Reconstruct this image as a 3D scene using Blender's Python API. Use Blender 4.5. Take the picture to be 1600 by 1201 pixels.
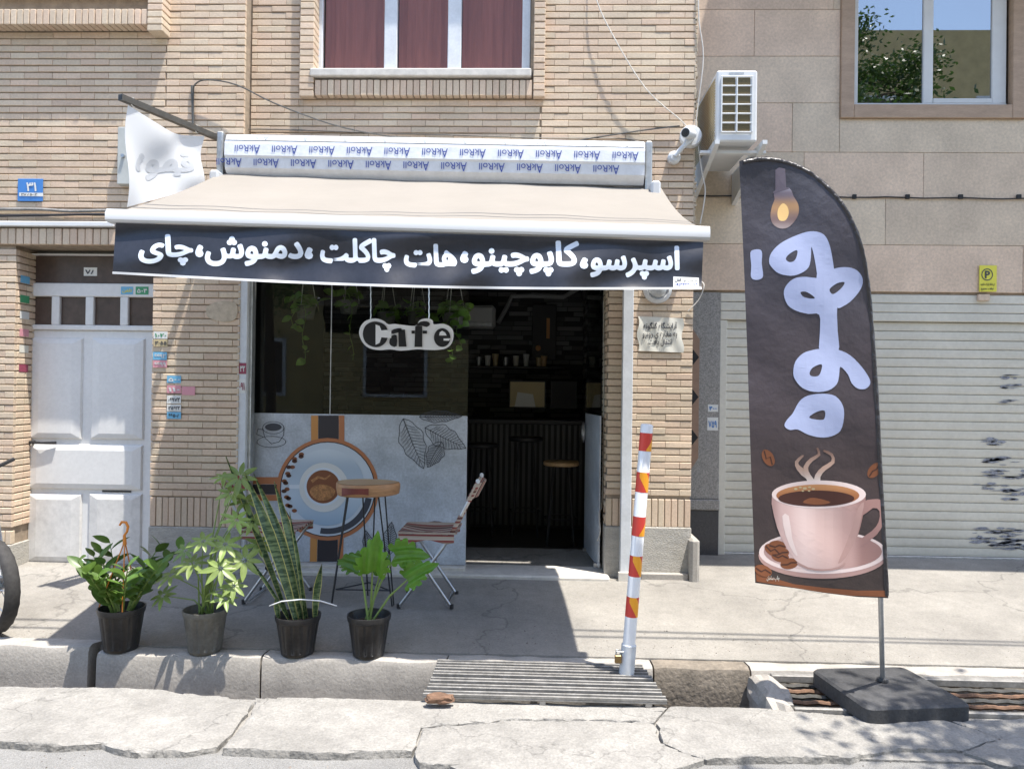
import bpy, bmesh, math, random
from mathutils import Vector, Matrix, noise
random.seed(7)
R = math.radians
scn = bpy.context.scene
C = scn.collection
for o in list(bpy.data.objects): bpy.data.objects.remove(o)

# ------------------------------------------------------------------ camera
CAM = Vector((0, 0, 1.47)); F = 1200.0
ROT = Matrix.Rotation(R(1.8), 3, 'Z') @ Matrix.Rotation(R(90.4), 3, 'X') @ Matrix.Rotation(R(0.77), 3, 'Z')
cd = bpy.data.cameras.new('camera'); cam = bpy.data.objects.new('camera', cd); C.objects.link(cam)
cam.matrix_world = Matrix.Translation(CAM) @ ROT.to_4x4()
cd.sensor_width = 36; cd.lens = 36 * F / 1600; cd.clip_end = 300; cd.clip_start = 0.05
scn.camera = cam
# ------------------------------------------------------------------ sky and sun
LX, LY = -0.25, 0.16                      # light travels (LX, LY, -1)
sund = Vector((-LX, -LY, 1)).normalized()
w = bpy.data.worlds.new('World'); scn.world = w; w.use_nodes = True
nt = w.node_tree; nt.nodes.clear()
sky = nt.nodes.new('ShaderNodeTexSky'); sky.sky_type = 'NISHITA'; sky.sun_disc = False
sky.sun_elevation = math.asin(sund.z); sky.sun_rotation = math.atan2(sund.x, sund.y)
bg = nt.nodes.new('ShaderNodeBackground'); bg.inputs[1].default_value = 0.15
ow = nt.nodes.new('ShaderNodeOutputWorld')
nt.links.new(sky.outputs[0], bg.inputs[0]); nt.links.new(bg.outputs[0], ow.inputs[0])
sl = bpy.data.lights.new('sun', 'SUN'); sl.energy = 3.2; sl.angle = R(0.5); sl.color = (1, 0.95, 0.87)
so = bpy.data.objects.new('sun', sl); C.objects.link(so); so.location = (4, -4, 12)
so.rotation_euler = Vector((LX, LY, -1)).to_track_quat('-Z', 'Y').to_euler()
scn.view_settings.view_transform = 'Standard'; scn.view_settings.look = 'None'
scn.view_settings.exposure = 1.55; scn.view_settings.gamma = 1
scn.cycles.max_bounces = 8; scn.cycles.transparent_max_bounces = 12

# ------------------------------------------------------------------ pixel -> place helpers
def ray(px, py):
    return ROT @ Vector(((px - 800) / F, (600.5 - py) / F, -1))
def P(px, py, Y):                          # point on the vertical plane y = Y
    d = ray(px, py); t = Y / d.y
    return CAM + d * t
def G(px, py, z):                          # point on the level plane z
    d = ray(px, py); t = (z - CAM.z) / d.z
    return CAM + d * t
# ------------------------------------------------------------------ mesh helpers
class MB:
    def __init__(s): s.v = []; s.f = []; s.a = []
    def add(s, vs, fs, a=0.0):
        n = len(s.v); s.v += [Vector(q) for q in vs]; s.f += [tuple(i + n for i in f) for f in fs]; s.a += [a] * len(fs)
        return s
    def box(s, lo, hi, M=None, a=0.0):
        x0, y0, z0 = lo; x1, y1, z1 = hi
        vs = [Vector(q) for q in ((x0,y0,z0),(x1,y0,z0),(x1,y1,z0),(x0,y1,z0),(x0,y0,z1),(x1,y0,z1),(x1,y1,z1),(x0,y1,z1))]
        if M is not None: vs = [M @ q for q in vs]
        return s.add(vs, [(0,3,2,1),(4,5,6,7),(0,1,5,4),(1,2,6,5),(2,3,7,6),(3,0,4,7)], a)
    def cbox(s, lo, hi, c=0.004, M=None, a=0.0):      # box with all edges chamfered
        x0,y0,z0 = lo; x1,y1,z1 = hi; vs = []; idx = {}
        X = (x0,x1); Y = (y0,y1); Z = (z0,z1); sg = (1,-1)
        for i in (0,1):
            for j in (0,1):
                for k in (0,1):
                    for ax in range(3):
                        p = [X[i],Y[j],Z[k]]
                        for m,t in ((0,i),(1,j),(2,k)):
                            if m != ax: p[m] += sg[t]*c
                        idx[i,j,k,ax] = len(vs); vs.append(Vector(p))
        q = idx; fs = []
        for t in (0,1):
            fs.append([q[t,0,0,0],q[t,1,0,0],q[t,1,1,0],q[t,0,1,0]]); fs.append([q[0,t,0,1],q[1,t,0,1],q[1,t,1,1],q[0,t,1,1]]); fs.append([q[0,0,t,2],q[1,0,t,2],q[1,1,t,2],q[0,1,t,2]])
        for a_ in (0,1):
            for b in (0,1):
                fs.append([q[a_,b,0,0],q[a_,b,1,0],q[a_,b,1,1],q[a_,b,0,1]]); fs.append([q[a_,0,b,0],q[a_,1,b,0],q[a_,1,b,2],q[a_,0,b,2]]); fs.append([q[0,a_,b,1],q[1,a_,b,1],q[1,a_,b,2],q[0,a_,b,2]])
        for i in (0,1):
            for j in (0,1):
                for k in (0,1): fs.append([q[i,j,k,0],q[i,j,k,1],q[i,j,k,2]])
        cen = Vector(((x0+x1)/2,(y0+y1)/2,(z0+z1)/2)); out = []
        for f in fs:
            n = (vs[f[1]]-vs[f[0]]).cross(vs[f[2]]-vs[f[0]]); m = sum((vs[i] for i in f), Vector())/len(f)
            out.append(tuple(f) if n.dot(m-cen) > 0 else tuple(reversed(f)))
        if M is not None: vs = [M @ p for p in vs]
        return s.add(vs, out, a)
    def tube(s, pts, r, n=8, cap=True, a=0.0):
        pts = [Vector(p) for p in pts]; N = len(pts); rs = r if isinstance(r, (list,tuple)) else [r]*N
        vs = []; up = None
        for i, p in enumerate(pts):
            d = (pts[min(i+1,N-1)] - pts[max(i-1,0)]).normalized()
            if up is None: up = Vector((0,0,1)) if abs(d.z) < .9 else Vector((1,0,0))
            x = d.cross(up).normalized(); up = x.cross(d).normalized()
            for k in range(n):
                t = 2*math.pi*k/n; vs.append(p + (x*math.cos(t) + up*math.sin(t))*rs[i])
        fs = [(i*n+k, i*n+(k+1)%n, (i+1)*n+(k+1)%n, (i+1)*n+k) for i in range(N-1) for k in range(n)]
        if cap: fs += [tuple(reversed(range(n))), tuple(range((N-1)*n, N*n))]
        return s.add(vs, fs, a)
    def lathe(s, prof, c, n=32, axis=None, flute=None):      # prof = [(r, z)]
        M = Matrix.Translation(Vector(c))
        if axis is not None: M = M @ Vector(axis).to_track_quat('Z', 'Y').to_matrix().to_4x4()
        vs = []
        for r, z in prof:
            for k in range(n):
                t = 2*math.pi*k/n; q = r*(flute(t, z) if flute else 1)
                vs.append(M @ Vector((q*math.cos(t), q*math.sin(t), z)))
        m = len(prof)
        fs = [(i*n+k, i*n+(k+1)%n, (i+1)*n+(k+1)%n, (i+1)*n+k) for i in range(m-1) for k in range(n)]
        fs += [tuple(reversed(range(n))), tuple(range((m-1)*n, m*n))]
        return s.add(vs, fs)
    def prism(s, pts, off):                   # polygon pts extruded by vector off
        n = len(pts); pts = [Vector(p) for p in pts]; off = Vector(off)
        return s.add(pts + [p + off for p in pts], [tuple(range(n)), tuple(reversed(range(n, 2*n)))] + [(i, i+n, (i+1) % n + n, (i+1) % n) for i in range(n)])
    def sheet(s, fn, nu, nv, thick=None):
        vs = [Vector(fn(i/nu, j/nv)) for j in range(nv+1) for i in range(nu+1)]
        fs = [(j*(nu+1)+i, j*(nu+1)+i+1, (j+1)*(nu+1)+i+1, (j+1)*(nu+1)+i) for j in range(nv) for i in range(nu)]
        if thick is None: return s.add(vs, fs)
        t = Vector(thick); n = len(vs); W = nu+1
        f2 = fs + [tuple(reversed([i+n for i in f])) for f in fs]
        rim = [i for i in range(W)] + [j*W+nu for j in range(1, nv+1)] + [nv*W+i for i in range(nu-1, -1, -1)] + [j*W for j in range(nv-1, 0, -1)]
        f2 += [(rim[k], rim[k]+n, rim[(k+1) % len(rim)]+n, rim[(k+1) % len(rim)]) for k in range(len(rim))]
        return s.add(vs + [v + t for v in vs], f2)

WL = {}
def wloc(o): return WL.get(o.name, Vector((0,0,0)))
def obj(name, mb, mat, parent=None, smooth=False, org=None, fixn=True):
    if org is None:
        xs = [v.x for v in mb.v]; ys = [v.y for v in mb.v]; zs = [v.z for v in mb.v]
        org = Vector(((min(xs)+max(xs))/2, (min(ys)+max(ys))/2, min(zs)))
    me = bpy.data.meshes.new(name); me.from_pydata([v - org for v in mb.v], [], mb.f)
    if any(mb.a):
        at = me.attributes.new('rnd', 'FLOAT', 'FACE')
        at.data.foreach_set('value', mb.a)
    if fixn:
        bm = bmesh.new(); bm.from_mesh(me); bmesh.ops.recalc_face_normals(bm, faces=bm.faces); bm.to_mesh(me); bm.free()
    if smooth:
        me.polygons.foreach_set('use_smooth', [True]*len(me.polygons))
        me.set_sharp_from_angle(angle=R(40))
    me.materials.append(mat)
    o = bpy.data.objects.new(name, me); C.objects.link(o)
    if parent: o.parent = parent
    o.location = org - (wloc(parent) if parent else Vector((0,0,0)))
    WL[o.name] = Vector(org)
    return o
def meshobj(name, me, loc, parent, M=None):          # shared mesh data
    o = bpy.data.objects.new(name, me); C.objects.link(o); o.parent = parent
    pl = wloc(parent) if parent else Vector((0,0,0))
    if M is None: o.location = Vector(loc) - pl
    else: o.matrix_local = Matrix.Translation(Vector(loc) - pl) @ M
    return o
def thing(name, label, cat, loc=(0,0,0), group=None):
    o = bpy.data.objects.new(name, None); C.objects.link(o); o.location = loc; o.empty_display_size = .1
    WL[o.name] = Vector(loc); return tag(o, label, cat, group)
def tag(o, label, cat, group=None):
    o['label'] = label; o['category'] = cat
    if group: o['group'] = group
    return o
def struct(o): o['kind'] = 'structure'; return o

# ------------------------------------------------------------------ materials
def mat(name, col, rough=.6, metal=0, nz=None, bump=None, rnd=0, spec=.5, nz2=None, tr=0, stretch=None, emit=None, crack=None, nz3=None):
    m = bpy.data.materials.new(name); m.use_nodes = True; t = m.node_tree; b = t.nodes['Principled BSDF']; L = t.links
    b.inputs['Roughness'].default_value = rough; b.inputs['Metallic'].default_value = metal
    b.inputs['Specular IOR Level'].default_value = spec
    col = tuple(col) + (1,); b.inputs['Base Color'].default_value = col
    if tr: b.inputs['Transmission Weight'].default_value = tr
    geo = t.nodes.new('ShaderNodeNewGeometry'); pos = geo.outputs['Position']
    if stretch:
        mp = t.nodes.new('ShaderNodeMapping'); mp.inputs['Scale'].default_value = stretch; L.new(pos, mp.inputs[0]); pos = mp.outputs[0]
    fac = None
    def mul(x):
        nonlocal fac
        if fac is None: fac = x
        else:
            k = t.nodes.new('ShaderNodeMath'); k.operation = 'MULTIPLY'; L.new(fac, k.inputs[0]); L.new(x, k.inputs[1]); fac = k.outputs[0]
    for q in (nz, nz2, nz3):
        if q:
            n = t.nodes.new('ShaderNodeTexNoise'); n.inputs['Scale'].default_value = q[0]; n.inputs['Detail'].default_value = 6; n.inputs['Roughness'].default_value = .65
            L.new(pos, n.inputs['Vector'])
            r = t.nodes.new('ShaderNodeMapRange'); r.inputs[1].default_value = .3; r.inputs[2].default_value = .7
            r.inputs[3].default_value = 1 - q[1]; r.inputs[4].default_value = 1 + q[1]; L.new(n.outputs[0], r.inputs[0]); mul(r.outputs[0])
    hue = None
    if rnd:
        oi = t.nodes.new('ShaderNodeObjectInfo'); at = t.nodes.new('ShaderNodeAttribute'); at.attribute_name = 'rnd'
        ad = t.nodes.new('ShaderNodeMath'); ad.operation = 'ADD'; L.new(oi.outputs['Random'], ad.inputs[0]); L.new(at.outputs['Fac'], ad.inputs[1])
        fr = t.nodes.new('ShaderNodeMath'); fr.operation = 'FRACT'; L.new(ad.outputs[0], fr.inputs[0])
        r = t.nodes.new('ShaderNodeMapRange'); r.inputs[3].default_value = 1 - rnd; r.inputs[4].default_value = 1 + rnd; L.new(fr.outputs[0], r.inputs[0]); mul(r.outputs[0])
        h = t.nodes.new('ShaderNodeMath'); h.operation = 'MULTIPLY'; h.inputs[1].default_value = 7.31; L.new(fr.outputs[0], h.inputs[0])
        h2 = t.nodes.new('ShaderNodeMath'); h2.operation = 'FRACT'; L.new(h.outputs[0], h2.inputs[0])
        r2 = t.nodes.new('ShaderNodeMapRange'); r2.inputs[3].default_value = .955; r2.inputs[4].default_value = 1.04; L.new(h2.outputs[0], r2.inputs[0]); hue = r2.outputs[0]
    if fac is not None:
        vm = t.nodes.new('ShaderNodeVectorMath'); vm.operation = 'SCALE'; vm.inputs[0].default_value = col[:3]; L.new(fac, vm.inputs['Scale']); src = vm.outputs[0]
        if hue is not None:
            cx = t.nodes.new('ShaderNodeCombineXYZ'); cx.inputs[0].default_value = 1; L.new(hue, cx.inputs[1]); L.new(hue, cx.inputs[2])
            v2 = t.nodes.new('ShaderNodeVectorMath'); v2.operation = 'MULTIPLY'; L.new(src, v2.inputs[0]); L.new(cx.outputs[0], v2.inputs[1]); src = v2.outputs[0]
        L.new(src, b.inputs['Base Color'])
    if bump:
        n = t.nodes.new('ShaderNodeTexNoise'); n.inputs['Scale'].default_value = bump[0]; n.inputs['Detail'].default_value = 8; L.new(pos, n.inputs['Vector'])
        bp = t.nodes.new('ShaderNodeBump'); bp.inputs['Strength'].default_value = bump[1]; bp.inputs['Distance'].default_value = bump[2] if len(bump) > 2 else .01
        L.new(n.outputs[0], bp.inputs['Height']); L.new(bp.outputs[0], b.inputs['Normal'])
    if crack:
        v = t.nodes.new('ShaderNodeTexVoronoi'); v.feature = 'DISTANCE_TO_EDGE'; v.inputs['Scale'].default_value = crack
        nn = t.nodes.new('ShaderNodeTexNoise'); nn.inputs['Scale'].default_value = 3.5; nn.inputs['Detail'].default_value = 5; L.new(geo.outputs['Position'], nn.inputs['Vector'])
        av = t.nodes.new('ShaderNodeVectorMath'); av.operation = 'MULTIPLY_ADD'; av.inputs[1].default_value = (.5,.5,.5); L.new(nn.outputs[1], av.inputs[0]); L.new(geo.outputs['Position'], av.inputs[2]); L.new(av.outputs[0], v.inputs['Vector'])
        cr_ = t.nodes.new('ShaderNodeMapRange'); cr_.inputs[1].default_value = .0; cr_.inputs[2].default_value = .007; cr_.inputs[3].default_value = .66; cr_.inputs[4].default_value = 1; L.new(v.outputs['Distance'], cr_.inputs[0])
        vv = t.nodes.new('ShaderNodeVectorMath'); vv.operation = 'SCALE'; L.new(b.inputs['Base Color'].links[0].from_socket, vv.inputs[0]); L.new(cr_.outputs[0], vv.inputs['Scale']); L.new(vv.outputs[0], b.inputs['Base Color'])
    if emit: b.inputs['Emission Color'].default_value = tuple(emit[:3]) + (1,); b.inputs['Emission Strength'].default_value = emit[3]
    return m
def glassmat(name, tint=(.9,.93,.92), refl=1.0):
    m = bpy.data.materials.new(name); m.use_nodes = True; t = m.node_tree; t.nodes.clear(); L = t.links
    o = t.nodes.new('ShaderNodeOutputMaterial'); mx = t.nodes.new('ShaderNodeMixShader'); tr = t.nodes.new('ShaderNodeBsdfTransparent'); gl = t.nodes.new('ShaderNodeBsdfGlossy')
    fr = t.nodes.new('ShaderNodeFresnel'); fr.inputs[0].default_value = 1.5
    k = t.nodes.new('ShaderNodeMath'); k.operation = 'MULTIPLY'; k.inputs[1].default_value = refl; k.use_clamp = True
    tr.inputs[0].default_value = tint + (1,); gl.inputs['Roughness'].default_value = .01
    L.new(fr.outputs[0], k.inputs[0]); L.new(k.outputs[0], mx.inputs[0]); L.new(tr.outputs[0], mx.inputs[1]); L.new(gl.outputs[0], mx.inputs[2]); L.new(mx.outputs[0], o.inputs[0])
    return m
def translucent(m, w=.4, col=None):
    t = m.node_tree; b = t.nodes['Principled BSDF']; o = [n for n in t.nodes if n.type == 'OUTPUT_MATERIAL'][0]
    tl = t.nodes.new('ShaderNodeBsdfTranslucent'); mx = t.nodes.new('ShaderNodeMixShader'); mx.inputs[0].default_value = w
    if col: tl.inputs[0].default_value = tuple(col) + (1,)
    elif b.inputs['Base Color'].is_linked: t.links.new(b.inputs['Base Color'].links[0].from_socket, tl.inputs[0])
    else: tl.inputs[0].default_value = b.inputs['Base Color'].default_value
    t.links.new(b.outputs[0], mx.inputs[1]); t.links.new(tl.outputs[0], mx.inputs[2]); t.links.new(mx.outputs[0], o.inputs[0])
    return m
M = {}
M['brick'] = mat('brick', (.575,.452,.332), .8, nz=(1.3,.16), nz2=(60,.10), bump=(90,.35,.004), rnd=.085)
M['mortar'] = mat('mortar', (.30,.235,.17), .9, nz=(14,.25), bump=(80,.5,.004))
M['plaster'] = mat('plaster', (.46,.38,.28), .9, nz=(20,.2), bump=(50,.5,.006))
M['panel'] = mat('panel', (.60,.475,.355), .55, nz=(3.2,.13), nz2=(45,.16), rnd=.09, bump=(70,.15,.003))
M['trim'] = mat('trim', (.40,.285,.20), .5, nz=(5,.14), nz2=(50,.1), stretch=(1,1,4))
M['concrete'] = mat('concrete', (.235,.22,.196), .9, nz=(1.1,.20), nz2=(70,.17), nz3=(9,.10), bump=(110,.6,.006), crack=.45)
M['kerb'] = mat('kerb', (.33,.305,.272), .9, nz=(6,.16), nz2=(80,.15), bump=(60,.4,.006))
M['slab'] = mat('slab', (.245,.233,.213), .9, nz=(2.4,.2), nz3=(14,.14), nz2=(90,.2), bump=(45,.8,.012), crack=1.1)
M['asphalt'] = mat('asphalt', (.21,.205,.195), .9, nz=(4,.14), nz2=(150,.35), bump=(160,.9,.008))
M['gutter'] = mat('gutter', (.20,.17,.135), .9, nz=(7,.35), nz2=(50,.2), bump=(40,.7,.01))
M['basestone'] = mat('basestone', (.40,.38,.34), .85, nz=(8,.15), nz2=(60,.2), bump=(60,1,.012), stretch=(1,1,3.5))
M['white'] = mat('white_paint', (.64,.65,.65), .4, nz=(8,.05))
M['doorpaint'] = mat('door_paint', (.70,.695,.68), .45, nz=(2.0,.05), nz2=(30,.05), bump=(12,.08,.002))
M['dirty'] = mat('door_paint_worn', (.62,.61,.59), .55, nz=(5,.12), nz2=(25,.10))
M['frame'] = mat('frame_paint', (.60,.62,.64), .4, nz=(6,.1), nz2=(60,.06))
M['sill'] = mat('sill_stone', (.55,.52,.47), .6, nz=(14,.16))
M['brownglass'] = mat('brown_panel', (.075,.05,.04), .35, nz=(12,.3))
M['glass'] = glassmat('glass', (.86,.89,.88), .8)
M['wglass'] = glassmat('window_glass', (.88,.88,.88), .45)
M['nglass'] = glassmat('mirror_glass', (.30,.34,.34), 9)
M['curtain'] = mat('curtain', (.52,.19,.14), .8, nz=(6,.15), stretch=(6,1,.3))
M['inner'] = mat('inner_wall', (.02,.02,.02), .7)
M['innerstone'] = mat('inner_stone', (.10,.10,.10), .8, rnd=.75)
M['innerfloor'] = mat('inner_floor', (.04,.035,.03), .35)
M['dark'] = mat('dark', (.02,.02,.022), .5)
M['steel'] = mat('steel', (.50,.51,.53), .3, 1, nz=(30,.1))
M['galv'] = mat('galvanised', (.45,.46,.46), .45, .8, nz=(20,.2))
M['grate'] = mat('grate_steel', (.25,.24,.225), .65, .35, nz=(12,.3), nz2=(60,.2))
M['rust'] = mat('rust', (.16,.09,.055), .85, nz=(25,.4))
M['pole'] = mat('dark_steel', (.10,.095,.085), .5, .4, nz=(20,.2))
M['fabric'] = mat('awning_fabric', (.275,.25,.218), .9, nz=(2,.05), nz2=(250,.05), bump=(300,.2,.002))
translucent(M['fabric'], .12)
M['alu'] = mat('white_aluminium', (.56,.57,.58), .3)
M['film'] = mat('plastic_film', (.66,.68,.71), .18, nz=(10,.1), bump=(25,.35,.006))
M['filmw'] = mat('plastic_film_white', (.56,.56,.55), .2, nz=(10,.1), bump=(25,.35,.006))
M['blueink'] = mat('blue_ink', (.035,.06,.27), .4)
M['greyink'] = mat('grey_ink', (.42,.45,.52), .4)
M['banner'] = mat('banner_vinyl', (.022,.023,.03), .33, nz=(30,.2), bump=(30,.15,.003))
M['letter'] = mat('letter_white', (.68,.74,.82), .4)
M['vinyl'] = translucent(mat('white_vinyl', (.80,.81,.82), .35), .35)
M['vinylink'] = translucent(mat('white_vinyl_ink', (.64,.66,.69), .35), .35)
M['flag'] = mat('flag_cloth', (.052,.045,.052), .42, nz=(3,.3), bump=(14,.3,.01), spec=.6)
M['flagsleeve'] = mat('flag_sleeve', (.030,.026,.028), .36, bump=(22,.9,.02), spec=.6)
M['flagletter'] = mat('flag_letter', (.42,.47,.68), .45, bump=(14,.2,.01))
def flat(name, c, r=.5): M[name] = mat(name, c, r); return M[name]
for n_, c_ in dict(pinkcup=(.60,.40,.36), pinkshade=(.42,.26,.23), cuprim=(.74,.60,.56), coffee=(.06,.018,.012), crema=(.34,.12,.04), bean=(.22,.075,.03), beandark=(.07,.025,.015), steam=(.42,.28,.22), bulb=(.22,.17,.17), bulbglow=(.85,.55,.22), socket=(.12,.10,.13), red=(.60,.05,.035), orange=(.85,.36,.02), postgrey=(.37,.40,.44), ringorange=(.45,.17,.07), ringdark=(.03,.025,.03), plate=(.56,.62,.68), saucer=(.50,.58,.66), cupw=(.68,.73,.78), ink=(.05,.055,.07), stripebrown=(.12,.05,.03), stripegold=(.55,.25,.07), blue=(.05,.20,.52), yellow=(.72,.66,.08), green=(.06,.30,.14), pink=(.62,.28,.32), tan=(.52,.42,.24), skyb=(.16,.42,.62), paper=(.66,.64,.56), maroon=(.28,.05,.09), black=(.012,.012,.014), sticker=(.68,.68,.65), hook=(.62,.20,.02), yelpic=(.50,.40,.20)).items(): flat(n_, c_)
M['foam'] = mat('coffee_foam', (.42,.19,.07), .5, nz=(22,.55), nz2=(80,.4))
M['poster'] = mat('poster_print', (.46,.50,.55), .35, nz=(3,.25), nz2=(60,.16))
M['wood'] = mat('wood', (.42,.22,.10), .5, nz=(3,.25), nz2=(20,.15), stretch=(1,1,6))
M['woodred'] = mat('red_heartwood', (.17,.035,.025), .5, nz=(8,.3))
M['woodlight'] = mat('wood_light', (.58,.38,.20), .45, nz=(4,.15), stretch=(1,8,1))
M['blackpot'] = mat('black_pot', (.025,.024,.024), .42, nz=(10,.3), nz2=(60,.3))
M['greypot'] = mat('grey_pot', (.12,.115,.10), .6, nz=(8,.3), nz2=(50,.2))
M['soil'] = mat('soil', (.045,.03,.02), .95, nz=(60,.5), bump=(60,1,.02))
def leafmat(n, c, w=.35): M[n] = translucent(mat(n, c, .38, nz=(18,.18), rnd=.2), w)
leafmat('zz', (.11,.20,.04)); leafmat('scheff', (.25,.34,.09)); leafmat('philo', (.10,.24,.02)); leafmat('pothos', (.22,.38,.07)); leafmat('tree', (.05,.10,.02))
M['stem'] = mat('stem', (.17,.25,.06), .5)
M['bark'] = mat('bark', (.10,.075,.055), .9, nz=(12,.3))
M['granite'] = mat('granite', (.27,.255,.235), .7, nz=(90,.45), nz2=(200,.3))
M['granbrown'] = mat('brown_stone', (.30,.19,.13), .5, nz=(10,.15))
M['shutter'] = mat('shutter_paint', (.60,.57,.49), .42, nz=(1.2,.10), nz2=(30,.06), bump=(5,.5,.006))
M['tyre'] = mat('tyre', (.035,.033,.032), .8, nz=(40,.3))
M['rubberbase'] = mat('rubber_base', (.05,.05,.052), .7, nz=(9,.3), nz2=(80,.3), bump=(60,.5,.005))
M['opp'] = mat('opposite_brick', (.50,.40,.20), .8, nz=(3,.15), rnd=.05)
def gradmat(name, axis, a, b, stops, rough=.45, bump=None):
    m = mat(name, (.5,.5,.5), rough, bump=bump); t = m.node_tree; bs = t.nodes['Principled BSDF']; g = t.nodes.new('ShaderNodeNewGeometry'); sp = t.nodes.new('ShaderNodeSeparateXYZ'); t.links.new(g.outputs['Position'], sp.inputs[0])
    r = t.nodes.new('ShaderNodeMapRange'); r.inputs[1].default_value = a; r.inputs[2].default_value = b; t.links.new(sp.outputs[axis], r.inputs[0]); cr = t.nodes.new('ShaderNodeValToRGB'); cr.color_ramp.interpolation = 'EASE'
    for i, (p, c) in enumerate(stops):
        e = cr.color_ramp.elements[i] if i < 2 else cr.color_ramp.elements.new(p)
        e.position = p; e.color = tuple(c) + (1,)
    t.links.new(r.outputs[0], cr.inputs[0]); t.links.new(cr.outputs[0], bs.inputs['Base Color']); return m
M['saucer'] = gradmat('saucer_print_blue', 2, P(512,830,6.15).z, P(512,700,6.15).z, [(0,(.30,.42,.54)),(.45,(.52,.61,.69)),(.75,(.42,.50,.58)),(1,(.62,.68,.73))])
_fx = lambda px: P(px, 800, 3.86).x
_fz = lambda py: P(1270, py, 3.86).z
M['flag'] = gradmat('flag_cloth_print', 2, _fz(935), _fz(245), [(0,(.050,.036,.032)),(.25,(.060,.042,.042)),(.5,(.062,.050,.058)),(.8,(.060,.056,.072)),(1,(.044,.044,.058))], .40, (12,.45,.016))
M['pinkcup'] = gradmat('cup_print_pink', 0, _fx(1206), _fx(1352), [(0,(.40,.25,.23)),(.12,(.58,.40,.37)),(.35,(.70,.53,.49)),(.6,(.60,.42,.38)),(.85,(.46,.29,.26)),(1,(.32,.18,.16))])
M['crema'] = gradmat('crema_print_brown', 2, _fz(795), _fz(757), [(0,(.16,.05,.02)),(.5,(.34,.13,.05)),(1,(.50,.24,.10))])
M['bulb'] = gradmat('bulb_print_glass', 2, _fz(358), _fz(292), [(0,(.34,.27,.26)),(.25,(.20,.13,.12)),(.55,(.42,.24,.12)),(.85,(.16,.13,.16)),(1,(.30,.28,.34))])
M['steam'] = gradmat('steam_print', 2, _fz(762), _fz(700), [(0,(.78,.70,.64)),(.5,(.48,.32,.25)),(1,(.16,.09,.07))])
# snake plant: dark bands across the blade
def snake():
    m = mat('snake_leaf', (.06,.12,.045), .4); t = m.node_tree; b = t.nodes['Principled BSDF']
    g = t.nodes.new('ShaderNodeNewGeometry'); n = t.nodes.new('ShaderNodeTexNoise'); mp = t.nodes.new('ShaderNodeMapping'); mp.inputs['Scale'].default_value = (18,18,75)
    n.inputs['Scale'].default_value = 1; t.links.new(g.outputs['Position'], mp.inputs[0]); t.links.new(mp.outputs[0], n.inputs['Vector'])
    r = t.nodes.new('ShaderNodeValToRGB'); r.color_ramp.elements[0].position = .42; r.color_ramp.elements[1].position = .58
    r.color_ramp.elements[0].color = (.03,.065,.025,1); r.color_ramp.elements[1].color = (.14,.20,.085,1)
    t.links.new(n.outputs[0], r.inputs[0]); t.links.new(r.outputs[0], b.inputs['Base Color']); return translucent(m, .15)
M['snake'] = snake(); M['snakeedge'] = mat('snake_edge', (.45,.42,.12), .45)
def stripes(name, cols, axis, scale):
    m = mat(name, (.5,.5,.5), .9); t = m.node_tree; b = t.nodes['Principled BSDF']
    g = t.nodes.new('ShaderNodeNewGeometry'); s = t.nodes.new('ShaderNodeSeparateXYZ'); t.links.new(g.outputs['Position'], s.inputs[0])
    k = t.nodes.new('ShaderNodeMath'); k.operation = 'MULTIPLY'; k.inputs[1].default_value = scale; t.links.new(s.outputs[axis], k.inputs[0])
    f = t.nodes.new('ShaderNodeMath'); f.operation = 'FRACT'; t.links.new(k.outputs[0], f.inputs[0])
    r = t.nodes.new('ShaderNodeValToRGB'); r.color_ramp.interpolation = 'CONSTANT'
    for i, c in enumerate(cols):
        e = r.color_ramp.elements[i] if i < 2 else r.color_ramp.elements.new(i/len(cols))
        e.position = i/len(cols); e.color = tuple(c) + (1,)
    t.links.new(f.outputs[0], r.inputs[0]); t.links.new(r.outputs[0], b.inputs['Base Color']); return m
SC = [(.42,.35,.28),(.20,.05,.045),(.42,.35,.28),(.10,.035,.03),(.30,.20,.15),(.25,.06,.05),(.46,.40,.33)]
M['chairskirt'] = stripes('chair_skirt_stripes', SC, 2, 11.0)
M['chairfab'] = stripes('chair_stripes', SC, 1, 5.0)

# ------------------------------------------------------------------ text and filled outlines
FORMS = {'ا':(0xFE8D,0xFE8E),'آ':(0xFE81,0xFE82),'ب':(0xFE8F,0xFE90,0xFE91,0xFE92),'پ':(0xFB56,0xFB57,0xFB58,0xFB59),'ت':(0xFE95,0xFE96,0xFE97,0xFE98),'چ':(0xFB7A,0xFB7B,0xFB7C,0xFB7D),'د':(0xFEA9,0xFEAA),'ر':(0xFEAD,0xFEAE),'ز':(0xFEAF,0xFEB0),'س':(0xFEB1,0xFEB2,0xFEB3,0xFEB4),'ش':(0xFEB5,0xFEB6,0xFEB7,0xFEB8),'غ':(0xFECD,0xFECE,0xFECF,0xFED0),'ف':(0xFED1,0xFED2,0xFED3,0xFED4),'ق':(0xFED5,0xFED6,0xFED7,0xFED8),'ک':(0xFB8E,0xFB8F,0xFB90,0xFB91),'گ':(0xFB92,0xFB93,0xFB94,0xFB95),'ل':(0xFEDD,0xFEDE,0xFEDF,0xFEE0),'م':(0xFEE1,0xFEE2,0xFEE3,0xFEE4),'ن':(0xFEE5,0xFEE6,0xFEE7,0xFEE8),'و':(0xFEED,0xFEEE),'ه':(0xFEE9,0xFEEA,0xFEEB,0xFEEC),'ی':(0xFBFC,0xFBFD,0xFBFE,0xFBFF)}
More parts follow.
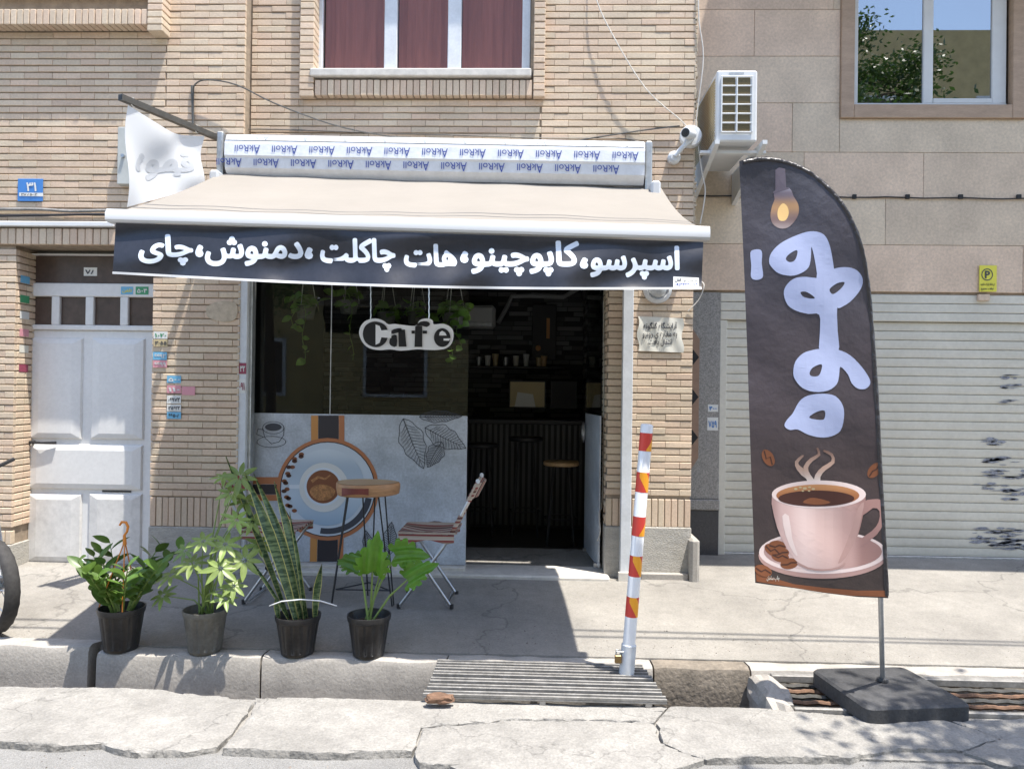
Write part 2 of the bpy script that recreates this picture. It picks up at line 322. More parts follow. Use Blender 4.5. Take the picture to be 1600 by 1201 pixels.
def shape_fa(s):
    out = []
    for i, ch in enumerate(s):
        if ch not in FORMS: out.append(ch); continue
        f = FORMS[ch]; pv = s[i-1] if i else ' '; nx = s[i+1] if i+1 < len(s) else ' '
        j0 = pv in FORMS and len(FORMS[pv]) == 4; j1 = nx in FORMS and len(f) == 4
        out.append(chr(f[3] if j0 and j1 else f[1] if j0 else f[2] if j1 else f[0]))
    # digits keep their left-to-right order
    res = []; num = []
    for ch in reversed(out):
        if ch in '۰۱۲۳۴۵۶۷۸۹-': num.insert(0, ch)
        else: res += num; num = []; res.append(ch)
    return ''.join(res + num)
TMP = bpy.data.scenes.new('tmp')
def curve_mesh(cu):
    o = bpy.data.objects.new('tmp', cu); TMP.collection.objects.link(o)
    TMP.view_layers[0].update(); dg = TMP.view_layers[0].depsgraph
    me = bpy.data.meshes.new_from_object(o.evaluated_get(dg))
    vs = [Vector((v.co.x, v.co.y)) for v in me.vertices]; fs = [tuple(p.vertices) for p in me.polygons]
    bpy.data.objects.remove(o); bpy.data.meshes.remove(me); bpy.data.curves.remove(cu)
    return vs, fs
def text2d(body, bold=0.0, res=3, k=8):            # box normalised to 0..1; bold = shifted copies, each on its own thin level
    cu = bpy.data.curves.new('t', 'FONT'); cu.body = body; cu.resolution_u = res
    v0, f0 = curve_mesh(cu); vs = []; fs = []; lv = []
    sh_ = [(0,0)] + ([(bold*math.cos(2*math.pi*i/k), bold*math.sin(2*math.pi*i/k)) for i in range(k)] if bold else [])
    for l, (a, b) in enumerate(sh_):
        n = len(vs); vs += [(v.x+a, v.y+b) for v in v0]; fs += [tuple(i+n for i in f) for f in f0]; lv += [l]*len(v0)
    x0 = min(v[0] for v in vs); x1 = max(v[0] for v in vs); y0 = min(v[1] for v in vs); y1 = max(v[1] for v in vs)
    return [((v[0]-x0)/(x1-x0), (v[1]-y0)/(y1-y0)) for v in vs], fs, (y1-y0)/(x1-x0), lv
def smooth_loop(pts, n=5):
    out = []; N = len(pts)
    for i in range(N):
        a, b, c, d = (Vector(pts[(i+k-1) % N]) for k in range(4))
        for j in range(n):
            t = j/n; out.append(.5*((2*b) + (c-a)*t + (2*a-5*b+4*c-d)*t*t + (3*b-a-3*c+d)*t**3))
    return out
def fill2d(loops):
    cu = bpy.data.curves.new('f', 'CURVE'); cu.dimensions = '2D'; cu.fill_mode = 'BOTH'
    for lp in loops:
        s = cu.splines.new('POLY'); s.points.add(len(lp)-1); s.use_cyclic_u = True
        for p, q in zip(s.points, lp): p.co = (q[0], q[1], 0, 1)
    return curve_mesh(cu)
def cut_grid(vs, fs, step):                         # cut a flat 2D mesh into cells so that it can follow a curved sheet
    bm = bmesh.new(); bv = [bm.verts.new((v[0], v[1], 0)) for v in vs]
    for f in fs:
        try: bm.faces.new([bv[i] for i in f])
        except ValueError: pass
    for ax in (0, 1):
        lo = min(v[ax] for v in vs); hi = max(v[ax] for v in vs); k = math.ceil(lo/step)*step
        while k < hi:
            co = [0,0,0]; co[ax] = k; no = [0,0,0]; no[ax] = 1
            bmesh.ops.bisect_plane(bm, geom=bm.verts[:]+bm.edges[:]+bm.faces[:], plane_co=co, plane_no=no); k += step
    bm.verts.index_update(); r = [v.co.xy for v in bm.verts], [tuple(v.index for v in f.verts) for f in bm.faces]
    bm.free(); return r
def ellipse(cx, cy, rx, ry, n=40, a0=0, a1=360):
    return [(cx + rx*math.cos(R(a0+(a1-a0)*i/n)), cy + ry*math.sin(R(a0+(a1-a0)*i/n))) for i in range(n + (0 if a1-a0 == 360 else 1))]
def ribbon(pts, w0, w1=None):                       # outline of a stroke
    pts = [Vector(p) for p in pts]; n = len(pts); L = []; Rr = []; w1 = w0 if w1 is None else w1
    for i, p in enumerate(pts):
        d = (pts[min(i+1,n-1)]-pts[max(i-1,0)]).normalized(); q = Vector((-d.y, d.x)); ww = (w0+(w1-w0)*i/max(1,n-1))/2
        L.append(p+q*ww); Rr.append(p-q*ww)
    return L + Rr[::-1]
def on_plane(Y):                                    # pixel outline -> point on plane Y, lifted d metres to the front
    return lambda x, y, d: P(x, y, Y - d)
def printed(name, loops, mtl, parent, fn, d, step=None, sm=0):
    if sm: loops = [smooth_loop(l, sm) for l in loops]
    vs, fs = fill2d(loops)
    if not fs: return None
    if step: vs, fs = cut_grid(vs, fs, step)
    return obj(name, MB().add([fn(v[0], v[1], d) for v in vs], fs), mtl, parent, fixn=False)
def text_on(name, body, box, mtl, parent, fn, d, bold=0.0, step=None, rot=0, res=3):
    x0, y0, x1, y1 = box; vs, fs, asp, lv = text2d(body, bold, res)
    pts = [((x0+u*(x1-x0), y1-v*(y1-y0)) if not rot else (x1-u*(x1-x0), y0+v*(y1-y0))) for u, v in vs]; m = MB()
    for l in range(max(lv)+1):
        ids = [i for i, q in enumerate(lv) if q == l]; o0 = ids[0]; p2 = [pts[i] for i in ids]; f2 = [tuple(i-o0 for i in f) for f in fs if lv[f[0]] == l]
        if step: p2, f2 = cut_grid(p2, f2, step)
        m.add([fn(p[0], p[1], d+l*.0002) for p in p2], f2)
    return obj(name, m, mtl, parent, fixn=False)

# ================================================================== GROUND
YK = 4.36                                           # kerb front
def zs(y): return -.085 + (y-YK)/(6.0-YK)*.085 if y < 6.0 else (y-6.0)*.06
mb = MB(); ys = [4.501,4.502,4.8,5.1,5.4,5.7,6.0,6.4,6.9]; xs = [-14+.5*i for i in range(57)]
mb.add([(x, y, -.45 if y == 4.501 else zs(y) + .006*noise.noise((x*.9, y*1.3, 0))) for y in ys for x in xs], [(j*57+i, j*57+i+1, (j+1)*57+i+1, (j+1)*57+i) for j in range(8) for i in range(56)])
sw = struct(obj('sidewalk', mb, M['concrete'], smooth=True))
struct(obj('street', MB().box((-40,-30,-.5),(40,3.93,-.152)), M['asphalt']))
g = MB().box((-14,3.93,-.75),(14,4.40,-.50)); struct(obj('gutter_channel', g, M['gutter']))
kerb = struct(thing('kerb', '', '', (0,4.43,-.5)))
for k in ('label', 'category'): del kerb[k]
def stone(x0, x1, dz=0, dy=0, m='kerb'):
    nx = max(6, int((x1-x0)/.06)); pr = [(4.515,-.5),(4.515,-.088),(4.40,-.080),(4.372,-.088),(4.36,-.115),(4.357,-.25),(4.357,-.5)]
    vs = []
    for i in range(nx+1):
        x = x0+(x1-x0)*i/nx
        for (y, z) in pr:
            e = .007*noise.noise((x*7, y*9, z*9)) + .004*noise.noise((x*25, y*20, z*20)); vs.append((x, y+dy+e, z+dz+e if z > -.4 else z))
    n = len(pr); fs = [(i*n+k, i*n+k+1, (i+1)*n+k+1, (i+1)*n+k) for i in range(nx) for k in range(n-1)] + [tuple(range(n)), tuple(reversed(range(nx*n, nx*n+n)))]
    return obj('kerb_stone', MB().add(vs, fs), M[m], kerb, smooth=True)
xk = [P(a, 1040, YK).x for a in (-900, -330, 134, 150, 668, 1020, 1172, 1700, 2300)]
stone(xk[0], xk[1], .03, .02); stone(xk[1]+.012, xk[2], .03, .02); stone(xk[3], (xk[3]+xk[4])/2-.006); stone((xk[3]+xk[4])/2+.006, xk[4]+.1)
stone(xk[4]+.11, xk[5], 0); stone(xk[5]+.01, xk[6], 0, m='gutter'); stone(xk[6]+.01, xk[7], 0); stone(xk[7]+.01, xk[8], 0)
# cracked concrete apron on the street side of the gutter, cast in pieces
ap = struct(thing('street_apron', '', '', (0,3.7,-.16)))
for k in ('label', 'category'): del ap[k]
def slab(px, z=-.118):
    pts = [G(x, y, z) for x, y in px]; lp = []
    for i, p in enumerate(pts):
        q = pts[(i+1) % len(pts)]; n = max(1, int((q-p).length/.05))
        for j in range(n):
            t = p.lerp(q, j/n); e = .016
            lp.append((t.x + e*noise.noise((t.x*14, t.y*14, 3)), t.y + e*noise.noise((t.x*14, t.y*14, 8))))
    vs, fs = fill2d([lp]); vs, fs = cut_grid(vs, fs, .05)
    bm = bmesh.new(); bv = [bm.verts.new((v[0], v[1], z)) for v in vs]
    for f in fs:
        try: bm.faces.new([bv[i] for i in f])
        except ValueError: pass
    ed = [e for e in bm.edges if e.is_boundary]; bnd = set(v for e in ed for v in e.verts)
    for v in bm.verts:
        v.co.z += .010*noise.noise((v.co.x*2.2, v.co.y*3, 1)) + .006*noise.noise((v.co.x*11, v.co.y*11, 2)) - (.007 if v in bnd else 0)
    r = bmesh.ops.extrude_edge_only(bm, edges=ed)
    for v in r['geom']:
        if isinstance(v, bmesh.types.BMVert): v.co.z = -.2
    bm.verts.index_update(); m = MB(); m.v = [v.co.copy() for v in bm.verts]; m.f = [tuple(v.index for v in f.verts) for f in bm.faces]; m.a = [0]*len(m.f); bm.free()
    return obj('slab_piece', m, M['slab'], ap, smooth=True)
slab([(-260,1062),(0,1072),(150,1073),(270,1079),(345,1086),(394,1098),(386,1112),(354,1150),(340,1163),(290,1171),(215,1172),(180,1166),(160,1158),(80,1163),(0,1157),(-260,1150)])
slab([(400,1090),(520,1090),(668,1093),(840,1097),(1015,1101),(1041,1104),(1022,1126),(900,1120),(780,1124),(700,1130),(657,1134),(644,1172),(600,1172),(520,1176),(430,1172),(346,1168),(360,1152),(392,1115)])
slab([(660,1136),(703,1132),(783,1126),(900,1122),(1020,1128),(1032,1159),(1100,1184),(1040,1201),(900,1215),(760,1214),(700,1196),(655,1190),(648,1172)])
slab([(1044,1104),(1190,1106),(1330,1116),(1482,1124),(1562,1150),(1502,1167),(1390,1167),(1330,1181),(1180,1181),(1105,1183),(1036,1158),(1025,1127)])
slab([(1486,1124),(1800,1122),(2100,1120),(2100,1240),(1800,1230),(1560,1190),(1507,1169),(1566,1151)])
obj('slab_bed', MB().box((-9.6,3.46,-.3),(9.6,3.925,-.142)), M['slab'], ap)
# left and right beyond the picture the apron goes on
for (a, b) in ((-9.5, G(-268,1100,-.1).x), (G(2108,1180,-.1).x, 9.5)):
    obj('slab_piece', MB().box((a,3.42,-.2),(b,3.93,-.105)), M['slab'], ap)

gt = MB(); rg = random.Random(31)
for i in range(1500):
    u = rg.random()
    if u < .35: x, y, z = rg.uniform(-4,4), 3.47+abs(rg.gauss(0,.0))-rg.uniform(0,.35), -.151
    elif u < .7: x, y = rg.uniform(-3.8,4), 4.53+abs(rg.gauss(0,.22)); z = zs(y)
    else: x, y = rg.uniform(-3.8,4.5), rg.uniform(4.5,6.0); z = zs(y)
    if y > 5.9: continue
    r_ = rg.uniform(.0015,.0055)*(1.6 if rg.random() < .06 else 1); vs = [(x+r_*rg.uniform(.6,1.2)*math.cos(a), y+r_*rg.uniform(.6,1.2)*math.sin(a), z-.001) for a in (0,1.6,3.1,4.7)]+[(x+r_*.2,y,z+r_*rg.uniform(.6,1.1))]
    gt.add(vs, [(0,1,4),(1,2,4),(2,3,4),(3,0,4)], rg.random())
go = obj('grit', gt, mat('grit', (.23,.20,.17), .9, rnd=.6)); go['kind'] = 'stuff'; go['label'] = 'scattered grit and small stones on the pavement'; go['category'] = 'grit'
# ================================================================== BRICK BUILDING
YA, YB = 5.97, 6.10                                 # protruding left wall, recessed wall over the shop
CP = .0540; BL = .228                               # course height, brick length
bb = thing('brick_building', 'tan brick building with a cafe shopfront and a grey metal door on its ground floor', 'building', (-1,6.3,0))
X = lambda px, py, Y: P(px, py, Y).x
Z = lambda px, py, Y: P(px, py, Y).z
xstep = X(383,100,YA); xr = X(1084,400,YB); xl = -9.0; ztop = 5.6
zl = Z(100,384,YA)                                  # underside of the door lintel
xd0, xd1 = X(21,640,YA), X(236,640,YA)              # door opening
xs0 = X(392,640,YB); xs1 = X(948,640,YB); zsh = 2.50 # shop opening
wall = MB()
w0, w1 = X(472,60,YB), X(852,60,YB); zw0 = Z(660,150,YB-.06); yw = YB+.10; wx_0, wx_1, wz_0 = X(495,60,yw), X(829,60,yw), Z(660,118,yw)
bay0 = X(262,30,YA); zb0 = Z(262,40,YA-.12); zl_0 = Z(100,-8,YA+.1)
wall.box((bay0-.105, YA+.012, zl), (xstep-.01, YA+.4, ztop)); wall.box((xl, YA+.012, zl), (bay0-.106, YA+.4, zl_0-.02)); wall.box((xd1+.012, YA+.012, -.02), (xstep-.03, YA+.4, zl-.001))
wall.box((xl, YA+.012, -.02), (xd0-.012, YA+.4, zl-.001))
wall.box((xstep-.011, YB+.012, zsh), (wx_0-.004, YB+.4, ztop)); wall.box((wx_1+.004, YB+.012, zsh), (xr-.008, YB+.4, ztop)); wall.box((wx_0-.0045, YB+.012, zsh), (wx_1+.0045, YB+.4, wz_0-.015)); wall.box((xs1+.01, YB+.012, -.02), (xr-.008, YB+.4, zsh-.001))
wl = obj('wall', wall, M['mortar'], bb)
shell = MB().box((xl,YA+.55,zsh+.35),(xr-.01,YA+.6,ztop+2.5))
shell.box((xl,YA+.02,ztop+.001),(xr-.01,YA+.54,ztop+2.5))
obj('wall_core', shell, M['plaster'], bb)
rb0 = random.Random(21); BR = []                                              # (x0, x1, z0, z1, y) of each brick
def courses(x0, x1, z0, z1, Y, off=0):
    k0 = math.ceil((z0-.002)/CP); k = k0
    while (k+1)*CP <= z1+.004:
        x = math.floor((x0-off)/BL)*BL + off + (BL/2 if k % 2 else 0) - BL
        while x < x1:
            a, b = max(x+.0009, x0), min(x+BL-.0009, x1)
            if b-a > .022: BR.append((a, b, k*CP+.0045+rb0.uniform(-.001,.001), (k+1)*CP-.0045+rb0.uniform(-.001,.001), Y))
            x += BL
        k += 1
courses(bay0-.0, xstep-.004, zl+.14, ztop-.02, YA); courses(-7, bay0, zl+.14, zb0+.02, YA)
courses(xd1, X(372,640,YA), Z(300,776,YA), zl+.14, YA); courses(-7, xd0, .30, zl, YA)
courses(xstep+.004, w0+.02, 2.62, ztop-.02, YB); courses(w1-.02, xr, 2.62, ztop-.02, YB); courses(w0+.02, w1-.02, 2.62, zw0+.03, YB)
courses(xs1, xr, Z(1030,778,YB), 2.62, YB)
def pix(p):
    d = ROT.transposed() @ (Vector(p)-CAM); return (800 + F*d.x/-d.z, 600.5 - F*d.y/-d.z)
def vis(b):
    x, y = pix(((b[0]+b[1])/2, b[4], (b[2]+b[3])/2))
    if not (2 < x < 1598 and 3 < y < 1198): return 0
    if 345 < x < 1030 and y > 222 + (x-345)*.034: return 0
    if 165 < x < 360 and 300 < y < 440: return 0
    return (b[1]-b[0])*(b[3]-b[2])/b[4]**2
BR.sort(key=vis, reverse=True)
brick_me = {}
def brick_mesh(wd, h):
    k = (round(wd,3), round(h,3))
    if k not in brick_me:
        c = .0035; x, z = wd/2, h/2; d = .0
        vs = [(-x,.03,-z),(x,.03,-z),(x,.03,z),(-x,.03,z),(-x,c,-z),(x,c,-z),(x,c,z),(-x,c,z),(-x+.0012,0,-z+c),(x-.0012,0,-z+c),(x-.0012,0,z-c),(-x+.0012,0,z-c)]
        fs = [(8,9,10,11)] + [(4+i,4+(i+1)%4,8+(i+1)%4,8+i) for i in range(4)] + [(i,(i+1)%4,4+(i+1)%4,4+i) for i in range(4)]
        me = bpy.data.meshes.new('brick'); me.from_pydata(vs, [], fs); me.materials.append(M['brick']); brick_me[k] = me
    return brick_me[k]
rest = MB(); rb = random.Random(3)
for i, b in enumerate(BR):
    y = b[4] + rb.uniform(-.0022, .0022); c = ((b[0]+b[1])/2, y, (b[2]+b[3])/2); me = brick_mesh(b[1]-b[0], b[3]-b[2])
    if i < 285: meshobj('brick', me, c, wl)
    else: rest.add([Vector(v.co)+Vector(c) for v in me.vertices], [tuple(p.vertices) for p in me.polygons], rb.random())
# soldier courses, jamb reveals, bay surrounds (standing bricks) go into the same lot
def soldier(x0, x1, z0, z1, Y, dep=.05, wd=.052):
    n = max(1, round((x1-x0)/wd)); s = (x1-x0)/n
    for i in range(n): rest.cbox((x0+i*s+.003, Y+rb.uniform(-.003,.003), z0+.003), (x0+(i+1)*s-.003, Y+dep, z1-.003), .004, a=rb.random())
soldier(-7, xstep-.005, zl+.003, zl+.135, YA-.02, .28, .062)                   # lintel over the door, deep so that its soffit shows
soldier(xd1, X(372,800,YA), Z(300,823,YA), Z(300,777,YA), YA)
soldier(xs1, xr, Z(1030,823,YB), Z(1030,779,YB), YB); soldier(-7, xd0, .19, .30, YA)
def header_col(x0, x1, z0, z1, Y0, Y1):
    k = math.ceil(z0/CP)
    while (k+1)*CP < z1: rest.cbox((x0, Y0+rb.uniform(-.002,.002), k*CP+.003), (x1, Y1, (k+1)*CP-.003), .005, a=rb.random()); k += 1
kz = lambda z: math.floor(z/CP)*CP
header_col(w0, w0+.115, kz(zw0), ztop, YB-.06, YB+.10); header_col(w1-.09, w1, kz(zw0)-CP*.5, ztop, YB-.06, YB+.10)
soldier(w0+.12, w1-.095, zw0+.005, zw0+.135, YB-.05, .10)
header_col(bay0-.10, bay0+.02, kz(zb0), ztop, YA-.125, YA+.05); soldier(-7, bay0-.105, zb0+.01, zb0+.135, YA-.115, .12)
# brick reveals of door jamb (left) and cafe doorway (right)
k = 6
while (k+1)*CP < zl:
    rest.cbox((xd0-.02, YA+.03, k*CP+.0045), (xd0+.004, YA+.125, (k+1)*CP-.0045), .004, a=rb.random()); rest.cbox((xd0-.02, YA+.13, k*CP+.0045), (xd0+.004, YA+.25, (k+1)*CP-.0045), .004, a=rb.random()); k += 1
k = 6
while (k+1)*CP < zsh:
    for y in (0,1): rest.cbox((xs1-.004, YB+.034+y*.2+(.09 if k % 2 else 0), k*CP+.0045), (xs1+.02, YB+.23+y*.17, (k+1)*CP-.0045), .004, a=rb.random())
    k += 1
o = obj('brickwork', rest, M['brick'], wl, fixn=True); o['kind'] = 'stuff'
# base stones
for (a, b, Y, t) in ((xd1-.002, X(376,850,YA), YA-.012, Z(300,823,YA)), (xs1-.006, xr+.004, YB-.014, Z(1030,823,YB)), (-7, xd0+.002, YA-.012, .19)):
    obj('base_stone', MB().cbox((a, Y, -.06), (b, Y+.40, t), .006), M['basestone'], bb)
obj('base_stone', MB().cbox((xr-.02, YB-.10, -.06), (xr+.055, YB+.3, Z(1070,838,YB)), .02), M['kerb'], bb)
obj('base_plinth', MB().cbox((X(1000,890,YB), YB-.06, -.06), (xr-.022, YB-.015, Z(1040,893,YB)), .008), M['kerb'], bb)
# patch of cement on the pillar, ragged mortar edge
pc = [(322,482),(332,474),(350,470),(368,474),(371,488),(366,500),(350,503),(335,500),(324,494)]
obj('cement_patch', MB().prism([P(x,y,YA-.008) for x,y in smooth_loop(pc,3)], (0,.03,0)), M['plaster'], bb)
for i in range(70):
    z = 2.6 + i*.037 + rb.uniform(-.01,.01)
    if i == 0: edge = MB()
    edge.cbox((xr-.012, YB-.002, z), (xr+rb.uniform(.002,.02), YB+.05, z+rb.uniform(.02,.045)), .004)
obj('mortar_edge', edge, M['plaster'], bb)['kind'] = 'stuff'
# horizontal flashing over the door
obj('flashing', MB().cbox((-7, YA-.045, zl+.145), (X(178,350,YA-.04), YA+.02, zl+.185), .006), M['white'], bb)
# ---- upper window with brown blinds
def upper_window(x0, x1, zb, zt, Y, mull, sillx):
    wn = obj('window', MB().box((x0-.02,Y+.12,zb-.02),(x1+.02,Y+.14,zt)), M['dark'], bb)
    for i in range(len(mull)):
        a, b = mull[i]; obj('frame', MB().cbox((a,Y-.02,zb+.021),(b,Y+.035,zt-.04),.006), M['frame'], wn)
    obj('frame', MB().cbox((x0-.002,Y-.022,zb-.01),(x1+.002,Y+.04,zb+.02),.006), M['frame'], wn); obj('frame', MB().cbox((x0,Y-.022,zt-.039),(x1,Y+.04,zt),.006), M['frame'], wn)
    for i in range(len(mull)-1):
        a, b = mull[i][1], mull[i+1][0]; obj('pane', MB().box((a+.001,Y+.006,zb+.021),(b-.001,Y+.012,zt-.041)), M['wglass'], wn)
        n = 6; cu = MB()
        def blind(u, v, a=a, b=b):
            return (a+(b-a)*u, Y+.07+.012*abs(math.sin(u*n*math.pi)), zb+.01+(zt-zb-.06)*v)
        cu.sheet(blind, n*4, 1); obj('blind', cu, M['curtain'], wn)
    obj('sill', MB().cbox((sillx[0],Y-.175,zb-.075),(sillx[1],Y+.03,zb-.012),.008), M['sill'], wn)
upper_window(wx_0, wx_1, wz_0, ztop-.1, yw, [(X(a,60,yw), X(b,60,yw)) for a, b in ((495,505),(601,621),(700,721),(816,829))], (X(482,120,YB-.1), X(830,120,YB-.1)))
upper_window(-6, bay0-.11, zl_0, ztop-.1, YA+.1, [(-6,-5.9),(-4.6,-4.5),(bay0-.2,bay0-.11)], (-6.1, bay0-.10))
# ---- metal door
YD = 6.20; D = lambda x, y: P(x, y, YD)
dz0, dx0, dx1 = -.02, X(36,640,YD), X(238,640,YD)
dr = obj('door', MB().box((dx0-.09,YD+.03,dz0),(dx1+.03,YD+.06,zl-.02)), M['doorpaint'], bb)
zt0 = Z(130,400,YD); zt1 = Z(130,443,YD); zp0 = Z(130,464,YD); zp1 = Z(130,508,YD); zleaf = Z(130,516,YD)
fr = MB().cbox((dx0-.10,YD-.06,dz0),(dx0-.002,YD+.03,zt0),.006); obj('door_frame', fr, M['doorpaint'], dr)
obj('door_frame', MB().cbox((dx0-.1,YD-.05,zt0+.001),(dx1+.03,YD+.03,zl-.03),.006), M['doorpaint'], dr)
obj('door_frame', MB().cbox((dx0,YD-.02,zp0+.001),(dx1+.03,YD+.03,zt1),.006), M['doorpaint'], dr)
obj('door_frame', MB().cbox((dx0,YD-.02,zleaf),(dx1+.03,YD+.03,zp1),.006), M['doorpaint'], dr)
obj('transom_panel', MB().box((dx0,YD+.005,zt1+.001),(dx1+.03,YD+.02,zt0)), M['brownglass'], dr)
pxs = [(40,82),(95,135),(148,189),(202,240)]
for i, (a, b) in enumerate(pxs):
    obj('pane', MB().box((X(a,485,YD),YD+.008,zp1+.001),(X(b,485,YD),YD+.02,zp0)), M['brownglass'], dr)
    if i < 3: obj('door_frame', MB().cbox((X(b,485,YD)+.001,YD-.018,zp1+.001),(X(pxs[i+1][0],485,YD)-.001,YD+.03,zp0),.005), M['doorpaint'], dr)
lf = obj('door_leaf', MB().cbox((dx0,YD,dz0+.03),(dx1,YD+.029,zleaf-.001),.004), M['doorpaint'], dr)
def raised(x0, y0, x1, y1, m='doorpaint'):
    a, b = P((x0), y1, YD), P((x1), y0, YD); c = .05; h = .026
    vs = [(a.x,YD-.001,a.z),(b.x,YD-.001,a.z),(b.x,YD-.001,b.z),(a.x,YD-.001,b.z),(a.x+.012,YD-.016,a.z+.012),(b.x-.012,YD-.016,a.z+.012),(b.x-.012,YD-.016,b.z-.012),(a.x+.012,YD-.016,b.z-.012),(a.x+c*1.6,YD-h,a.z+c),(b.x-c*1.6,YD-h,a.z+c),(b.x-c*1.6,YD-h,b.z-c),(a.x+c*1.6,YD-h,b.z-c)]
    fs = [(8,9,10,11)] + [(i,(i+1)%4,4+(i+1)%4,4+i) for i in range(4)] + [(4+i,4+(i+1)%4,8+(i+1)%4,8+i) for i in range(4)]
    obj('raised_panel', MB().add(vs, fs), M[m], dr)
raised(47,528,131,685); raised(142,529,228,686); raised(44,695,224,763); raised(43,771,129,877,'dirty'); raised(138,771,223,877,'dirty')
obj('kick_plate', MB().cbox((dx0,YD-.01,dz0-.01),(dx1,YD-.001,dz0+.05),.003), M['frame'], dr)
hp = D(50,690); hd = MB().tube([D(50,690)+Vector((0,-.035,0)), D(70,691)+Vector((0,-.05,0)), D(92,691)+Vector((0,-.04,0))], [.012,.009,.013], 8); hd.tube([D(54,690), D(54,690)+Vector((0,-.045,0))], .012, 8)
obj('handle', hd, M['dark'], dr, smooth=True); obj('lock', MB().lathe([(.018,0),(.02,.012),(.008,.014)], D(41,690)+Vector((0,0,0)), 12, (0,-1,0)), M['steel'], dr)
obj('letter_slot', MB().box((D(160,767).x,YD-.006,D(160,768).z),(D(205,767).x,YD-.0005,D(160,765.5).z)), M['dark'], dr)
# ---- shopfront: guide posts, glazing, doorway
zfl = .03
sf = obj('shopfront_frame', MB().cbox((xs0-.03,YB-.02,zsh-.06),(xs1,YB+.10,zsh+.12),.004), M['frame'], bb)
ypost = YB-.06
obj('guide_post', MB().cbox((X(369,650,ypost-.06),ypost-.06,-.02),(X(384,650,ypost-.06),ypost+.06,zsh+.1),.004), M['frame'], bb)
obj('guide_post', MB().cbox((X(384.5,650,ypost),ypost-.02,-.02),(X(393,650,ypost),ypost+.06,zsh+.1),.004), M['galv'], bb)
gp = obj('guide_post', MB().cbox((X(972,650,ypost-.03),ypost-.03,-.02),(X(988,650,ypost-.03),YB-.016,zsh+.1),.004), M['frame'], bb)
obj('post_foot', MB().cbox((X(966,905,ypost-.06),ypost-.06,-.05),(X(984,905,ypost-.06),ypost-.032,.07),.004), M['sill'], bb)
YG = YB+.06; xm = X(517,550,YG); xdo = X(731,600,YG); zps = Z(560,648,YG)
sw_ = obj('shop_window', MB().box((xs0+.001,YG,zps),(xm-.004,YG+.008,zsh-.061)), M['glass'], bb)
obj('pane', MB().box((xm+.004,YG+.001,zps),(xdo,YG+.009,zsh-.061)), M['glass'], sw_)
obj('pane_joint', MB().box((xm-.0035,YG-.001,zps),(xm+.0035,YG+.011,zsh-.061)), M['galv'], sw_)
obj('panel_board', MB().box((xs0+.001,YG,.06),(xdo,YG+.02,zps-.001)), M['frame'], sw_)
obj('threshold_strip', MB().cbox((xs0-.01,YG-.09,zfl-.04),(xdo,YG+.06,.058),.006), M['sill'], sw_)
st = struct(obj('step', MB().cbox((xs0-.05,YB-.13,-.08),(xs1+.03,YB+.24,zfl),.012), M['sill']))
# glass leaf standing open into the cafe
A = Vector((X(938,700,YB+.12), YB+.12, .05)); Bq = Vector((A.x-.07, YB+.86, .05)); dv = (Bq-A).normalized(); nv = Vector((dv.y,-dv.x,0))*.005
def leafq(t0, t1, z0, z1, e=1.0):
    p, q = A.lerp(Bq,t0), A.lerp(Bq,t1); return MB().prism([p+nv*e+Vector((0,0,z0)), q+nv*e+Vector((0,0,z0)), q+nv*e+Vector((0,0,z1)), p+nv*e+Vector((0,0,z1))], -2*e*nv)
gd = obj('glass_door', leafq(0,1,1.22,2.3), M['glass'], bb); obj('door_print', leafq(0,1,0,1.219), M['poster'], gd)
hc = A.lerp(Bq,.9); pts = []
for i in range(25):
    t = 2*math.pi*i/24; pts.append(hc + Vector((-.035,0,1.05)) + dv*(.045*math.cos(t)) + Vector((0,0,.085*math.sin(t))))
obj('handle', MB().tube(pts, .008, 8, False), M['steel'], gd, smooth=True)
for t in (.12,.88): obj('door_clamp', MB().cbox(tuple(A.lerp(Bq,t)+Vector((-.03,-.03,-.03))), tuple(A.lerp(Bq,t)+Vector((.03,.03,.02))), .004), M['steel'], gd)
# ---- cafe room
rx0, rx1, ry1 = xs0-.4, xs1+.02, 9.6
rm = MB(); 
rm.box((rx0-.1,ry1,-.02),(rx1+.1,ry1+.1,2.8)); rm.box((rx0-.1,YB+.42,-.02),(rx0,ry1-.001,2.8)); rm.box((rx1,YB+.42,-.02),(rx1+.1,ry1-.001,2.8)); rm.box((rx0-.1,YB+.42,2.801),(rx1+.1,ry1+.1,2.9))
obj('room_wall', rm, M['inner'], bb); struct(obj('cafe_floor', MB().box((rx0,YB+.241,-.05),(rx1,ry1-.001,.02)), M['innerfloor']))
stn = MB()
for k in range(44):
    x = rx0+.02; z = .05+k*.06
    while x < rx1-.1:
        l = rb.uniform(.12,.38)
        if rb.random() < .8: stn.box((x,ry1-rb.uniform(.01,.04),z+.006),(min(x+l-.01,rx1),ry1-.0005,z+.054), a=rb.random())
        x += l
    y = YB+.6
    while y < ry1-.3:
        l = rb.uniform(.12,.38)
        if rb.random() < .8: stn.box((rx1-rb.uniform(.01,.03),y,z+.006),(rx1-.0005,y+l-.01,z+.054), a=rb.random())
        y += l
o = obj('stone_strips', stn, M['innerstone'], bb); o['kind'] = 'stuff'

